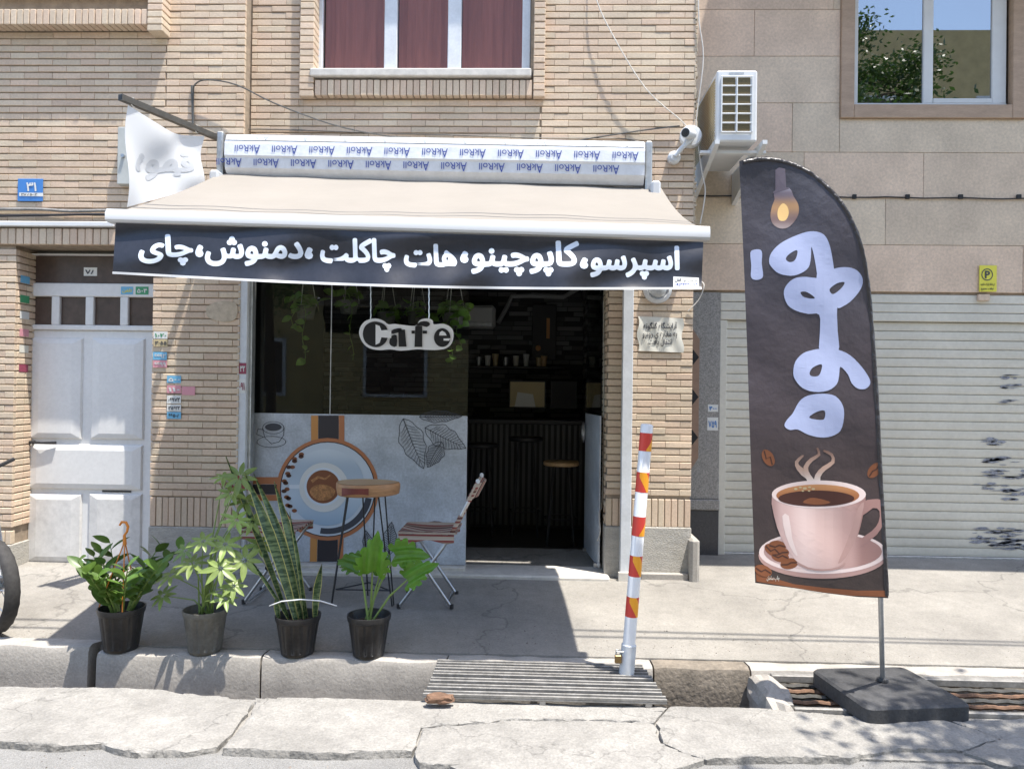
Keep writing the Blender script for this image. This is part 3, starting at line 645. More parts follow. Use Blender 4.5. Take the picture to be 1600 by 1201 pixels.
# ================================================================== NEIGHBOUR BUILDING
YN = 6.80
nb = thing('stone_clad_building', 'beige stone clad building with a white roller shutter beside the brick building', 'building', (3,7,0))
zsT = Z(1350,459,YN); xp1 = X(1125,600,YN); xend = 9.0
wx0, wx1, wz0 = X(1312,185,YN), X(1580,100,YN)+.12, Z(1450,186,YN)
cor = MB(); cor.box((xr+.02,YN+.022,zsT),(xend,YN+.4,wz0-.001)); cor.box((xr+.02,YN+.022,wz0),(wx0+.05,YN+.4,ztop)); cor.box((wx1-.08,YN+.022,wz0),(xend,YN+.4,ztop)); cor.box((xend-.8,YN+.022,-.0),(xend,YN+.4,zsT-.001)); 
nw = obj('wall', cor, M['mortar'], nb)
wy = [455,382,309,238,161,88,15,-58,-131,-204]; jx = {0:[1600],1:[1384,1700],2:[1256,1443,1640],3:[1237,1620],4:[1500],5:[1176,1420],6:[1300,1500],7:[1200,1450],8:[1330]}
for i in range(9):
    z1, z0 = Z(1300,wy[i+1],YN), Z(1300,wy[i],YN)
    js = [xr-.05] + [X(a,300,YN) for a in jx[i]]
    while js[-1] < xend: js.append(js[-1]+rb.uniform(.9,1.5))
    for a, b in zip(js, js[1:]):
        segs = [(a, b)]
        if z1 > wz0+.02:
            segs = []
            if a < wx0: segs.append((a, min(b, wx0)))
            if b > wx1: segs.append((max(a, wx1), b))
        for (p, q) in segs:
            zz0 = z0
            if q-p > .04: obj('cladding_panel', MB().cbox((p+.0015,YN+rb.uniform(0,.003),zz0+.0015),(q-.0015,YN+.03,z1-.0015),.002), M['panel'], nw)
            if z0 < wz0 < z1 and a < wx1 and b > wx0 and segs == []: pass
    if z0 < wz0 < z1: obj('cladding_panel', MB().cbox((wx0+.002,YN+.001,z0+.0015),(wx1-.002,YN+.03,wz0-.002),.002), M['panel'], nw)
# window
nwn = obj('window', MB().box((wx0+.1,YN+.19,wz0),(wx1,YN+.2,ztop)), M['dark'], nb)
fx0 = X(1333,150,YN); fzb = Z(1450,165,YN)
obj('surround', MB().cbox((wx0,YN-.03,wz0),(fx0,YN+.05,ztop),.004), M['trim'], nwn); obj('surround', MB().cbox((fx0+.001,YN-.029,wz0),(wx1-.12,YN+.05,fzb),.004), M['trim'], nwn); obj('surround', MB().cbox((wx1-.119,YN-.03,wz0),(wx1,YN+.05,ztop),.004), M['trim'], nwn)
for (a, b, c, d) in ((1335,1343,0,0),(1446,1461,0,0),(1554,1576,0,0)): obj('frame', MB().cbox((X(a,100,YN),YN+.03,fzb+.03),(X(b,100,YN),YN+.09,ztop),.005), M['white'], nwn)
obj('frame', MB().cbox((fx0,YN+.02,fzb+.001),(X(1576,100,YN),YN+.1,fzb+.029),.005), M['white'], nwn)
obj('frame', MB().cbox((X(1461,150,YN)+.001,YN+.028,fzb+.031),(X(1554,150,YN)-.001,YN+.088,fzb+.075),.005), M['white'], nwn)
obj('pane', MB().box((X(1343,100,YN),YN+.05,fzb+.03),(X(1446,100,YN),YN+.056,ztop)), M['nglass'], nwn); obj('pane', MB().box((X(1461,100,YN),YN+.05,fzb+.076),(X(1554,100,YN),YN+.056,ztop)), M['nglass'], nwn)
obj('overhang', MB().cbox((2.35,5.55,5.7),(xend,YN+.4,6.3),.02), M['panel'], nb); obj('upper_storey', MB().box((2.36,5.6,6.301),(xend,YN+.5,8.5)), M['panel'], nb); obj('upper_storey', MB().box((xr-.1,YN+.03,ztop+.001),(2.34,YN+.4,8.5)), M['panel'], nb)
# shutter
sh = obj('roller_shutter', MB().box((xp1,YN+.15,0),(xend-.8,YN+.18,zsT)), M['dark'], nb)
zb = Z(1300,865,YN+.05); zc = Z(1160,500,YN+.02)
sx0, sx1 = X(1131,700,YN+.05), xend-.82
n = 26; hgt = (zc-zb)/n
prof = [(-.002,0),(-.0085,.004),(-.012,hgt*.3),(-.0125,hgt*.6),(-.011,hgt-.006),(.002,hgt-.004),(.002,hgt-.0005)]
def slat(z, x0, x1, Y, nm='slat', s=1.0, par=None):
    vs = []; 
    for x in (x0, x1):
        for (dy, dz) in prof: vs.append((x, Y+dy*s, z+dz))
    m = len(prof); return obj(nm, MB().add(vs, [(k,k+1,m+k+1,m+k) for k in range(m-1)]), M['shutter'], par or sh, fixn=False)
for i in range(n): slat(zb+i*hgt, sx0, sx1, YN+.055)
for i in range(3): 
    h2 = (zsT-zc)/3; obj('box_slat', MB().cbox((xp1+.0,YN+.012,zc+i*h2+.002),(sx1,YN+.06,zc+(i+1)*h2-.002),.006), M['shutter'], sh)
obj('guide_rail', MB().cbox((xp1+.002,YN+.02,0),(sx0+.01,YN+.12,zc-.001),.004), M['shutter'], sh); obj('bottom_bar', MB().cbox((sx0,YN+.03,zb-.03),(sx1,YN+.07,zb-.001),.004), M['galv'], sh)
obj('latch_plate', MB().cbox((X(1527,462,YN),YN-.02,Z(1540,470,YN)),(X(1545,462,YN),YN+.011,Z(1540,460,YN)),.004), M['panel'], sh)
# worn dark scuffs on the shutter
sc = MB()
for (cx, cy, w_, h_, n_) in ((1575,588,14,3,3),(1572,604,20,3,3),(1575,626,8,3,3),(1555,690,12,5,5),(1565,720,26,6,8),(1572,742,30,8,12),(1550,762,24,7,8),(1590,770,20,12,8),(1560,838,38,14,24),(1580,850,30,8,10)):
    for i in range(int(n_*1.7)):
        x = cx+rb.uniform(-w_,w_); y = cy+rb.uniform(-h_,h_); l = rb.uniform(3,15); t = rb.uniform(.6,2.4); q = [(x-l,y),(x-l*.4,y-t),(x+l*.5,y-t*.8),(x+l,y),(x+l*.3,y+t),(x-l*.5,y+t*.7)]
        sc.add([P(a, b, YN+.0385) for a, b in q], [tuple(range(6))])
M['scuff'] = mat('scuff', (.24,.25,.29), .5, nz=(60,.5))
obj('scuff_marks', sc, M['scuff'], sh, fixn=False)['kind'] = 'stuff'
# granite pilaster with diamonds
zpil = Z(1100,790,YN)
pl = obj('pilaster', MB().cbox((xr-.2,YN-.005,zpil+.06),(xp1-.001,YN+.1,zsT-.002),.004), M['granite'], nb)
obj('pilaster_ledge', MB().cbox((xr-.2,YN-.03,zpil-.035),(xp1+.003,YN+.1,zpil+.058),.008), M['granite'], pl); obj('pilaster_base', MB().cbox((xr-.2,YN-.015,.0),(xp1-.002,YN+.1,zpil-.037),.004), mat('dark_granite', (.045,.045,.05), .35, nz=(90,.4)), pl)
c0 = X(1092,600,YN); hw = .17
hexa = [(c0,Z(1092,530,YN)),(c0,Z(1092,715,YN)),(c0-hw,Z(1070,765,YN)),(c0-2*hw,Z(1092,715,YN)),(c0-2*hw,Z(1092,530,YN)),(c0-hw,Z(1070,485,YN))]
obj('inlay', MB().prism([(x,YN-.010,z) for x,z in hexa], (0,.012,0)), M['granbrown'], pl)
for y in (558,620,683):
    zc_ = Z(1085,y,YN); h_ = Z(1085,y-25,YN)-zc_
    obj('diamond_inlay', MB().prism([(c0-.004,YN-.014,zc_),(c0-hw,YN-.014,zc_+h_*1.5),(c0-2*hw+.004,YN-.014,zc_),(c0-hw,YN-.014,zc_-h_*1.5)], (0,.01,0)), M['black'], pl)
# surface cable with clips
yc = YN-.012; cb = MB().tube([P(1085+i*30, 305.5+i*.30+.8*math.sin(i*1.7), yc) for i in range(19)], .006, 6)
oc = tag(obj('wall_cable', cb, M['black'], smooth=True), 'thin black cable clipped along the beige stone cladding', 'cable')
for x in (1150,1335,1418,1501,1592): obj('cable_clip', MB().cbox(tuple(P(x-2.5,310.5,yc-.009)), tuple(P(x+2.5,304.5,yc+.011)), .003), M['black'], oc)

# ================================================================== AWNING
YR, YF = 5.80, 4.14
aw = thing('awning', 'beige retractable awning with a film wrapped roller over the cafe front', 'awning', (0,5.8,2.4))
rl, rr = P(361,250,YR), P(1004,262,YR)
pf = [(.10,.18),(.0,.185),(-.09,.16),(-.125,.09),(-.13,.0),(-.12,-.015),(-.115,-.09),(-.06,-.15),(.05,-.16),(.10,-.10)]
def ext(prof, a, b): 
    m = len(prof); vs = [a+Vector((0,y,z)) for y,z in prof] + [b+Vector((0,y,z)) for y,z in prof]
    return MB().add(vs, [(k,(k+1)%m,m+(k+1)%m,m+k) for k in range(m)] + [tuple(range(m)), tuple(reversed(range(m,2*m)))])
rc = obj('roller_case', ext(pf, rl, rr), M['film'], aw)
obj('film_top', ext([(.09,.188),(0,.193),(-.094,.166),(-.118,.118),(-.112,.116),(-.088,.160),(0,.187),(.09,.182)], rl+Vector((.004,0,0)), rr-Vector((.004,0,0))), M['filmw'], aw)
for px_, s in ((352,1),(1012,-1)):
    q = P(px_,252 if s > 0 else 268,YR); obj('end_bracket', MB().cbox(tuple(q+Vector((-.03,-.10,-.17))), tuple(q+Vector((.02,.29,.20))), .01), M['galv'], aw)
    obj('elbow_cover', MB().cbox(tuple(q+Vector((.0 if s < 0 else -.04,-.2,-.24))), tuple(q+Vector((.07 if s < 0 else .03,-.08,-.12))), .015), M['alu'], aw)
# printed film lettering, upside down
lg = text2d('AkRoll', 0, 3)[:3]
def film_text(cx, row, sc_, mname):
    u, f, asp = lg; wd = .19*sc_; h = wd*asp*1.05; t = (cx-rl.x)/(rr.x-rl.x); base = rl.lerp(rr, t)
    vs = []
    for a, b in u:
        big = 1.35 if a < .2 else 1.0
        x = -a*wd; v = (b*h*big)
        if row == 1: q = Vector((x, -.131, .078 - v*.95)) if True else 0
        elif row == 2: q = Vector((x, -.1235, -.022 - v*.95))
        else: q = Vector((x, -.098 - v*.30, .162 - v*.60))
        if row == 1: q.y = -.1265 - .005*(.078-q.z)/.09
        if row == 2: q.y = -.1215 - .002 + .005*(-.015-q.z)/.075
        vs.append(base + q + Vector((0,-.003,0)))
    obj('film_print', MB().add(vs, f), M[mname], rc, fixn=False)
span = rr.x-rl.x
for i in range(11): film_text(rl.x+.27+i*.282, 1, 1, 'blueink'); film_text(rl.x+.13+i*.282, 2, 1, 'blueink')
for i in range(10): film_text(rl.x+.33+i*.30, 0, .9, 'greyink')
# fabric
fbl, fbr = P(347,270,YR-.02), P(1033,294,YR-.02); ffl, ffr = P(184,331,YF+.02), P(1096,356,YF+.02)
def fab(u, v):
    a = fbl.lerp(fbr,u); b = ffl.lerp(ffr,u); p = a.lerp(b,v)
    return p + Vector((0,0,-.035*math.sin(v*math.pi)*(1-.3*math.cos(u*9)) + .003*math.sin(u*40+v*3)))
obj('fabric', MB().sheet(fab, 40, 12, (0,0,-.004)), M['fabric'], aw, smooth=True)
bl, br = P(171,338,YF), P(1107,366,YF)
bp_ = [(.045,.03),(.01,.043),(-.03,.035),(-.045,.01),(-.045,-.025),(-.035,-.036),(.03,-.036),(.045,-.02)]
obj('front_bar', ext(bp_, bl, br), M['alu'], aw, smooth=True)
for t, s in ((.16,1),(.84,-1)):
    a = rl.lerp(rr,t)+Vector((0,.0,-.2)); c = bl.lerp(br,t-.02*s)+Vector((0,.05,-.0)); e = (a+c)/2+Vector((.42*s,.0,-.05))
    obj('folding_arm', MB().tube([a,e], .022, 8).tube([e,c], .018, 8), M['alu'], aw)
# banner hung from the front bar
bn = thing('valance_banner', 'black vinyl banner with white Persian lettering hanging from the awning bar', 'banner', tuple(bl.lerp(br,.5)+Vector((0,0,-.4))))
TLq, TRq, BLq, BRq = (181,348),(1099,378),(176,427),(1096,452)
def bann(px, py, d):                                # pixel in the banner -> point on its wavy sheet
    u = (px-178)/920; top = 348+30*u; bot = 428+24*u + 9*math.sin(min(1,max(0,u))*math.pi)
    v = (py-top)/(bot-top)
    wv = .016*math.sin(u*23)*v + .010*math.sin(u*61+2)*v*v + .006*math.sin(u*34+v*5) + .008*math.sin(v*7+u*9)*(1 if v > 0 else 0) - .05*v*v
    return P(px, py, YF-.03 + wv - d*.4)
def bsheet(u, v):
    px = 181+918*u - (5-2*u)*v; uu = (px-178)/920
    return bann(px, (348+30*uu) + v*(80-6*uu + 9*math.sin(min(1,max(0,uu))*math.pi)), 0)
obj('cloth', MB().sheet(bsheet, 120, 14, (0,.002,0)), M['banner'], bn, smooth=True)
words = [('اسپرسو', (922,384,1062,437)), ('،', (906,402,919,420)), ('کاپوچینو', (736,376,905,432)), ('،', (719,392,732,411)), ('هات', (631,381,714,418)), ('چاکلت', (500,372,618,425)), ('،', (476,386,489,405)), ('دمنوش', (320,369,474,416)), ('،', (305,382,318,402)), ('چای', (216,366,302,415))]
def wordfit(s, box):                                # keep the letters' own heights: one scale for the whole line
    return box
for s_, bx in words:
    b2 = list(bx)
    text_on('lettering', shape_fa(s_), bx, M['letter'], bn, bann, .004, .04, 6, res=3)
obj('hem', MB().sheet(lambda u, v: bsheet(u, .955+.045*v)+Vector((0,-.003,0)), 120, 1), mat('sunlit_hem', (.50,.50,.50), .4), bn, fixn=False)  # pale strip: sun sheen on the banner's lower edge put in as colour
printed('printer_label', [[(1052,432),(1092,434),(1092,450),(1052,449)]], M['sticker'], bn, bann, .0045, 6)
text_on('label_text', '۰۹۱۲۴۲۲۱-۵۲', (1055,442,1090,448), M['blueink'], bn, bann, .007, .02); text_on('label_text', shape_fa('سامان نور'), (1066,434.5,1090,441), M['ink'], bn, bann, .007, .0); text_on('label_text', shape_fa('قش'), (1055,434,1064,441), M['ink'], bn, bann, .007, .03)

# ================================================================== WHITE PENNANT ON A SQUARE POLE
pa, pb = P(360,224,5.93), P(188,152,5.0); dirp = (pb-pa).normalized()
def sq(a, b, r):
    d = (b-a).normalized(); x = d.cross(Vector((0,0,1))).normalized(); u = x.cross(d); m = MB()
    return m.add([q+x*i*r+u*j*r for q in (a,b) for i,j in ((-1,-1),(1,-1),(1,1),(-1,1))], [(0,1,2,3),(7,6,5,4)]+[(k,4+k,4+(k+1)%4,(k+1)%4) for k in range(4)])
po = thing('flag_pole', 'dark square steel tube jutting out from the wall beside the awning roller', 'pole', tuple(pa))
obj('tube', sq(pa, pb, .02), M['pole'], po); obj('end_opening', sq(pb-dirp*.002, pb+dirp*.002, .014), M['black'], po)
obj('wall_plate', MB().cbox(tuple(pa+Vector((-.03,-.01,-.25))), tuple(pa+Vector((.015,.1,.06))), .004), M['pole'], po)
wb = thing('white_pennant', 'wrinkled white vinyl flag with faded grey print hanging from the square pole', 'flag', tuple(pb+Vector((0,0,-.6))))
def pen(u, v):
    t = .05+.60*(1-u); a = pb.lerp(pa, .06+.66*u); sag = .07*math.sin(u*math.pi)*(1-v)
    ztp = a.z-.03-sag; zbt = 2.66+.34*u*.9
    f = .025*math.sin(u*math.pi)*math.sin(v*5+u*4) + .014*math.sin(u*7-v*6)
    return Vector((a.x+f, a.y+f*.5, ztp+(zbt-ztp)*v))
obj('cloth', MB().sheet(pen, 24, 24, (.0015,0,0)), M['vinyl'], wb, smooth=True)
for e in (-.0012, .0027):
    text_on('faded_print', shape_fa('قهوه'), (.12,.34,.86,.78), M['vinylink'], wb, lambda u, v, d, e=e: pen(u, v)+Vector((e-d if e < 0 else e+d,-.002,0)), 0, .05, .05)
for t in (.10,.66): obj('cable_tie', MB().tube([pb.lerp(pa,t)+Vector((.026*math.cos(a_)*0+.0, .028*math.cos(a_), .028*math.sin(a_))) for a_ in [R(45*i) for i in range(9)]], .004, 6, False), M['white'], wb)

# ================================================================== FEATHER FLAG
YFL = 3.86
ff = thing('feather_flag', 'tall dark feather flag printed with a coffee cup, bulb and pale blue lettering', 'flag', tuple(G(1383,1064,-.03)))
def flg(px, py, d):
    q = P(px, py, YFL); t = (py-245)/690; s = (px-(1155+25*t))/205
    wv = .016*math.sin(s*5+t*6) + .006*math.sin(t*17+s*2) + .003*math.sin(t*31-s*9) + .02*s*t
    return P(px, py, YFL + wv - (d*.22 if d > 0 else d))
out = [(1155,252),(1175,246),(1198,245),(1222,249),(1245,256),(1268,268),(1290,285),(1310,306),(1328,332),(1342,362),(1351,395),(1358,440),(1364,500),(1369,570),(1374,660),(1378,740),(1383,830),(1388,934),(1340,932),(1290,926),(1240,918),(1208,914),(1180,910),(1176,800),(1172,690),(1168,560),(1163,430),(1158,320)]
vs, fs = fill2d([out]); vs, fs = cut_grid(vs, fs, 14)
m_ = MB().add([flg(v[0],v[1],0) for v in vs], fs); m_.add([flg(v[0],v[1],-.003) for v in vs], [tuple(reversed(f)) for f in fs])
obj('cloth', m_, M['flag'], ff, smooth=True, fixn=False)
slv = [(1156,254),(1178,250),(1200,250),(1222,254),(1244,262),(1266,275),(1287,293),(1306,314),(1322,340),(1334,368),(1343,400),(1350,444),(1356,505),(1361,575),(1366,660),(1370,740),(1375,830),(1380,930)]
pts = [flg(x+5, y, -.006) for x, y in smooth_loop(slv+slv[::-1], 4)[:len(slv)*4-3]]
obj('pole_sleeve', MB().tube(pts, [.0125+.0022*noise.noise((i*1.37,.5,0)) for i in range(len(pts))], 10), M['flagsleeve'], ff, smooth=True)
for i in range(46):                                  # stitched puckers along the sleeve
    pass
L7 = lambda l: [(1140+u/3.246, 230+v/3.246) for u, v in l]
L5 = lambda l: [(1090+u/2.555, 430+v/2.555) for u, v in l]
def pf_(nm, loops, m, d, sm=3): return printed(nm, loops, M[m], ff, flg, d, 14, sm)
pf_('lettering', [L7([(200,580),(212,535),(255,490),(320,455),(390,430),(440,428),(480,445),(505,490),(520,555),(530,625),(532,680),(445,680),(443,640),(430,560),(415,505),(412,560),(400,610),(360,640),(310,652),(250,640),(215,610)]), L7([(285,565),(305,540),(342,522),(340,555),(325,578),(300,582)])], 'flagletter', .006)
pf_('lettering', [L7([(275,745),(285,705),(320,670),(370,657),(430,662),(450,660),(520,620),(580,608),(635,618),(668,650),(675,690),(655,735),(610,785),(560,815),(545,822),(548,930),(550,1040),(460,1040),(458,940),(455,850),(400,845),(340,830),(295,800)]), L7([(360,735),(385,732),(415,748),(432,766),(395,765),(370,755)]), L7([(507,720),(545,690),(582,684),(575,705),(550,730),(522,745)])], 'flagletter', .0075)
pf_('lettering', [L5([(382,390),(390,345),(420,312),(460,298),(500,293),(560,297),(610,320),(655,365),(685,410),(688,435),(670,453),(640,452),(615,430),(600,395),(570,365),(565,400),(555,435),(520,460),(465,465),(420,450),(392,420)]), L5([(447,390),(460,368),(495,355),(492,385),(480,402),(455,402)])], 'flagletter', .009)
pf_('lettering', [L5([(347,595),(358,575),(380,550),(405,505),(440,480),(500,472),(550,482),(580,520),(584,570),(570,620),(535,642),(490,647),(440,635),(400,615),(370,617),(352,608)]), L5([(445,568),(475,545),(507,540),(507,570),(490,577)])], 'flagletter', .006)
pf_('lettering', [L7([(105,535),(125,520),(155,520),(165,540),(163,590),(170,650),(155,670),(125,672),(108,655),(110,600)])], 'flagletter', .006)
# bulb
pf_('bulb_print', [L7([(225,235),(255,215),(305,210),(325,250),(348,290),(350,335),(330,375),(295,408),(255,412),(220,390),(207,350),(215,300),(228,265)])], 'bulb', .006)
pf_('bulb_glow', [L7([(248,310),(270,285),(292,300),(300,335),(285,370),(255,372),(243,345)])], 'bulbglow', .0075)
pf_('bulb_socket', [L7([(232,115),(252,103),(282,110),(287,205),(305,203),(300,212),(225,236),(218,228),(232,220)])], 'socket', .0075, 1)
# saucer, cup, coffee, handle, steam, beans
pf_('saucer_print', [L5(ellipse(500,1118,257,92)[::1])], 'pinkshade', .0055, 1); pf_('saucer_print', [L5(ellipse(500,1105,255,86))], 'cuprim', .007, 1); pf_('saucer_print', [L5(ellipse(500,1102,236,74))], 'pinkcup', .0085, 1)
pf_('cup_handle_print', [L5([(660,905),(700,893),(735,897),(744,930),(742,985),(715,1035),(640,1090),(640,1060),(695,1020),(722,985),(726,940),(700,928),(655,960)])], 'pinkcup', .010, 2)
pf_('cup_print', [L5([(297,870),(305,960),(335,1050),(385,1130),(430,1162),(500,1172),(560,1163),(592,1135),(632,1060),(660,960),(670,870),(600,840),(480,825),(360,838)])], 'pinkcup', .0115, 2)
pf_('cup_shade_print', [L5([(560,1150),(592,1125),(630,1055),(655,960),(664,905),(640,930),(615,1010),(585,1090)])], 'pinkshade', .013, 2)
pf_('cup_rim_print', [L5(ellipse(484,874,188,56))], 'cuprim', .013, 1); pf_('crema_print', [L5(ellipse(480,878,166,44))], 'crema', .0145, 1); pf_('coffee_print', [L5(ellipse(474,890,152,32))], 'coffee', .016, 1)
pf_('cup_highlight_print', [L5([(338,960),(352,1040),(382,1105),(400,1118),(378,1050),(364,960)])], 'cuprim', .013, 2); pf_('cup_foot_print', [L5(ribbon([(400,1148),(440,1168),(500,1176),(560,1168),(588,1150)],8))], 'pinkshade', .0125, 2)
for bx_, by_, br_ in ((392,852,7),(410,846,6),(428,850,8),(447,845,6),(462,852,7),(420,860,5),(445,860,5)): pf_('foam_bubble_print', [L5(ellipse(bx_,by_,br_,br_*.6,12))], 'tan', .0175, 1)
pf_('coffee_swirl_print', [L5([(420,905),(450,888),(490,892),(530,905),(500,914),(455,914)])], 'bean', .0175, 3)
for cx, cy, a in ((318,1080,5),(330,1110,-10),(330,1122,12),(366,1150,-8),(282,728,60),(706,778,-50),(300,1096,30),(262,1178,20)):
    e = [(cx+36*math.cos(t)*math.cos(R(a))-22*math.sin(t)*math.sin(R(a)), cy+36*math.cos(t)*math.sin(R(a))+22*math.sin(t)*math.cos(R(a))) for t in [R(18*i) for i in range(20)]]
    pf_('bean_print', [L5(e)], 'bean', .0105 if cy > 1000 else .006, 1)
    pf_('bean_crease_print', [L5(ribbon([(cx-32*math.cos(R(a)), cy-32*math.sin(R(a))), (cx-8,cy+4), (cx+8,cy-4), (cx+32*math.cos(R(a)), cy+32*math.sin(R(a)))], 6))], 'beandark', .012 if cy > 1000 else .0075, 1)
for pts_ in ([(470,845),(440,800),(432,765),(455,735),(485,715),(478,690)], [(475,845),(480,800),(505,770),(540,745),(535,715),(505,700)], [(440,800),(405,770),(395,745),(420,720)]):
    pf_('steam_print', [L5(ribbon(pts_, 26, 8))], 'steam', .006+.0015*len(pts_)-.006, 2)
pf_('bottom_print', [[(1181,893),(1200,900),(1240,912),(1290,918),(1340,922),(1384,922),(1386,932),(1330,930),(1280,924),(1220,914),(1182,908)]], 'bean', .0045, 1)
text_on('printer_mark', shape_fa('چاپ سامان'), (1198,899,1218,908), M['paper'], ff, flg, .0125, .01)
# pole and heavy base
pb0 = G(1379,1062,-.03)
obj('pole', MB().tube([pb0, flg(1376,936,-.016), flg(1375,900,-.016)], .0125, 10), M['galv'], ff, smooth=True)
cr = [G(1266,1043,-.03), G(1412,1040,-.035), G(1521,1100,-.045), G(1356,1106,-.04)]
cen = sum(cr, Vector())/4; loop = []
for i in range(4):
    a, b, c = cr[i-1], cr[i], cr[(i+1) % 4]
    for t in (.0,.35,.65,1.0): loop.append((b+(a-b).normalized()*.05).lerp(b,t).lerp(b.lerp(b+(c-b).normalized()*.05,t),t))
bs = MB(); N = len(loop); vs = [p+Vector((0,0,-.085)) for p in loop]+[p+Vector((0,0,-.012)) for p in loop]+[p+(cen-p).normalized()*.015 for p in loop]
bs.add(vs, [tuple(range(2*N,3*N)), tuple(reversed(range(N)))]+[(r_*N+i, r_*N+(i+1)%N, (r_+1)*N+(i+1)%N, (r_+1)*N+i) for r_ in (0,1) for i in range(N)])
obj('base', bs, M['rubberbase'], ff, smooth=True)
obj('pole_socket', MB().lathe([(.03,0),(.028,.012),(.014,.02)], pb0+Vector((0,0,-.002)), 16), M['rubberbase'], ff)

# ================================================================== BOLLARD
b0, b1 = G(979,1052,-.075), None; b1 = P(1011,662,b0.y-.01)
bo = thing('bollard', 'leaning white bollard with red and orange reflective bands and a padlock', 'bollard', tuple(b0))
ax = (b1-b0); Lb = ax.length; an = ax.normalized()
obj('post', MB().lathe([(.034,0),(.034,Lb-.01),(.031,Lb-.004),(.02,Lb)], b0, 24, an), mat('bollard_white', (.76,.77,.79), .3, nz=(9,.05)), bo, smooth=True)
obj('ground_sleeve', MB().lathe([(.041,0),(.041,.16),(.036,.165)], b0, 24, an), mat('sleeve_paint', (.58,.60,.62), .45, nz=(14,.15)), bo, smooth=True)
for y0, y1, fl in ((676,704,0),(737,768,1),(806,836,0),(867,899,1),(931,962,1)):
    t0 = (1052-y1)/(1052-662)*Lb; t1 = (1052-y0)/(1052-662)*Lb
    obj('red_band', MB().lathe([(.0346,t0),(.0346,t1)], b0, 24, an), M['red'], bo, smooth=True)
    m_ = MB(); q = an.to_track_quat('Z','Y').to_matrix(); vs = []
    for i in range(9):
        th = R(-95-90+20*i) + (R(-25) if fl else R(15)); q_ = (8-i)/8 if fl else i/8; lo = t0+(t1-t0)*min(1,max(0,q_*1.5-.75)); hi = t0+(t1-t0)*min(1,max(0,q_*1.5+.1))
        for z in (lo, max(hi, lo+.002)): vs.append(b0+q @ Vector((.0352*math.cos(th), .0352*math.sin(th), z)))
    m_.add(vs, [(2*i,2*i+2,2*i+3,2*i+1) for i in range(8)]); obj('orange_stripe', m_, M['orange'], bo, fixn=False)
pk = b0+an*.12+Vector((-.058,-.02,0)); obj('padlock', MB().cbox(tuple(pk+Vector((-.018,-.012,-.055))), tuple(pk+Vector((.018,.012,-.01))), .004), mat('brass', (.30,.20,.09), .4, .8), bo)
obj('hasp', MB().tube([pk+Vector((-.012,0,-.012)),pk+Vector((-.010,0,.018)),pk+Vector((.01,0,.018)),pk+Vector((.012,0,-.012))], .004, 6).cbox(tuple(pk+Vector((-.01,-.01,.005))), tuple(pk+Vector((.045,.01,.012))), .002), M['galv'], bo)

# ================================================================== GRATES OVER THE GUTTER
gx0, gx1 = G(672,1065,-.09).x, G(1012,1065,-.09).x
gr = thing('gutter_grate', 'steel bar grate bridging the gutter in front of the cafe', 'grate', ((gx0+gx1)/2,4.1,-.1))
for i in range(6):
    y = 3.892+i*.088; e = rb.uniform(-.004,.004)
    xa, xb = gx0+e-.01*(i == 0), gx1+e+.012*(5-i); obj('bar', MB().cbox((xa,y,-.10),(xb,y+.05,-.088+e),.002).cbox((xa,y-.0005,-.0879+e),(xb,y+.011,-.072+e),.002).cbox((xa,y+.039,-.0879+e),(xb,y+.0505,-.072+e),.002), M['grate'], gr)
for x in (gx0+.05,(gx0+gx1)/2,gx1-.05): obj('cross_bar', MB().box((x,3.89,-.135),(x+.03,4.40,-.1005)), M['grate'], gr)
ga = G(1225,1080,-.1).x
g2 = thing('rebar_grate', 'grate of ribbed reinforcing bars lying over the gutter under the flag base', 'grate', (ga+1,4.1,-.13))
for i, y in enumerate((3.97,4.05,4.13,4.20,4.28)):
    pts = [(ga+j*.02, y, -.135+.003*math.sin(j)) for j in range(110)]; obj('ribbed_bar', MB().tube(pts, [.011+.0022*(j % 2) for j in range(110)], 6), M['rust'] if i % 2 else M['pole'], g2)
obj('frame_bar', MB().cbox((ga,4.31,-.13),(ga+2.3,4.352,-.09),.004), M['grate'], g2); obj('frame_bar', MB().cbox((ga,3.935,-.15),(ga+2.3,3.96,-.118),.004), M['grate'], g2); obj('frame_bar', MB().cbox((ga-.04,3.94,-.15),(ga-.002,4.35,-.10),.004), M['grate'], g2)
# broken concrete end of the grate and brick bits
def rock(c, s, seed, m, name, label, cat):
    bm = bmesh.new(); bmesh.ops.create_icosphere(bm, subdivisions=3, radius=1)
    for v in bm.verts:
        k = max(abs(v.co.x), abs(v.co.y), abs(v.co.z)); v.co = v.co.lerp(v.co/k, .6); v.co += v.co*.28*noise.noise(v.co*1.7+Vector((seed,0,0))); v.co = Vector((v.co.x*s[0], v.co.y*s[1], v.co.z*s[2]))
    bm.verts.index_update(); mb = MB(); mb.add([v.co+Vector(c) for v in bm.verts], [tuple(v.index for v in f.verts) for f in bm.faces]); bm.free()
    return tag(obj(name, mb, m), label, cat)
q = G(1200,1075,-.12); rock((q.x,4.12,-.20), (.085,.235,.12), 4, M['kerb'], 'concrete_lump', 'broken concrete lump across the gutter beside the rebar grate', 'concrete')
q = G(688,1092,-.09); rock((q.x,q.y-.02,-.078), (.07,.03,.022), 9, M['rust'], 'brick_fragment', 'broken reddish brick fragment beside the steel bar grate', 'brick')
q = G(655,1091,-.09); 

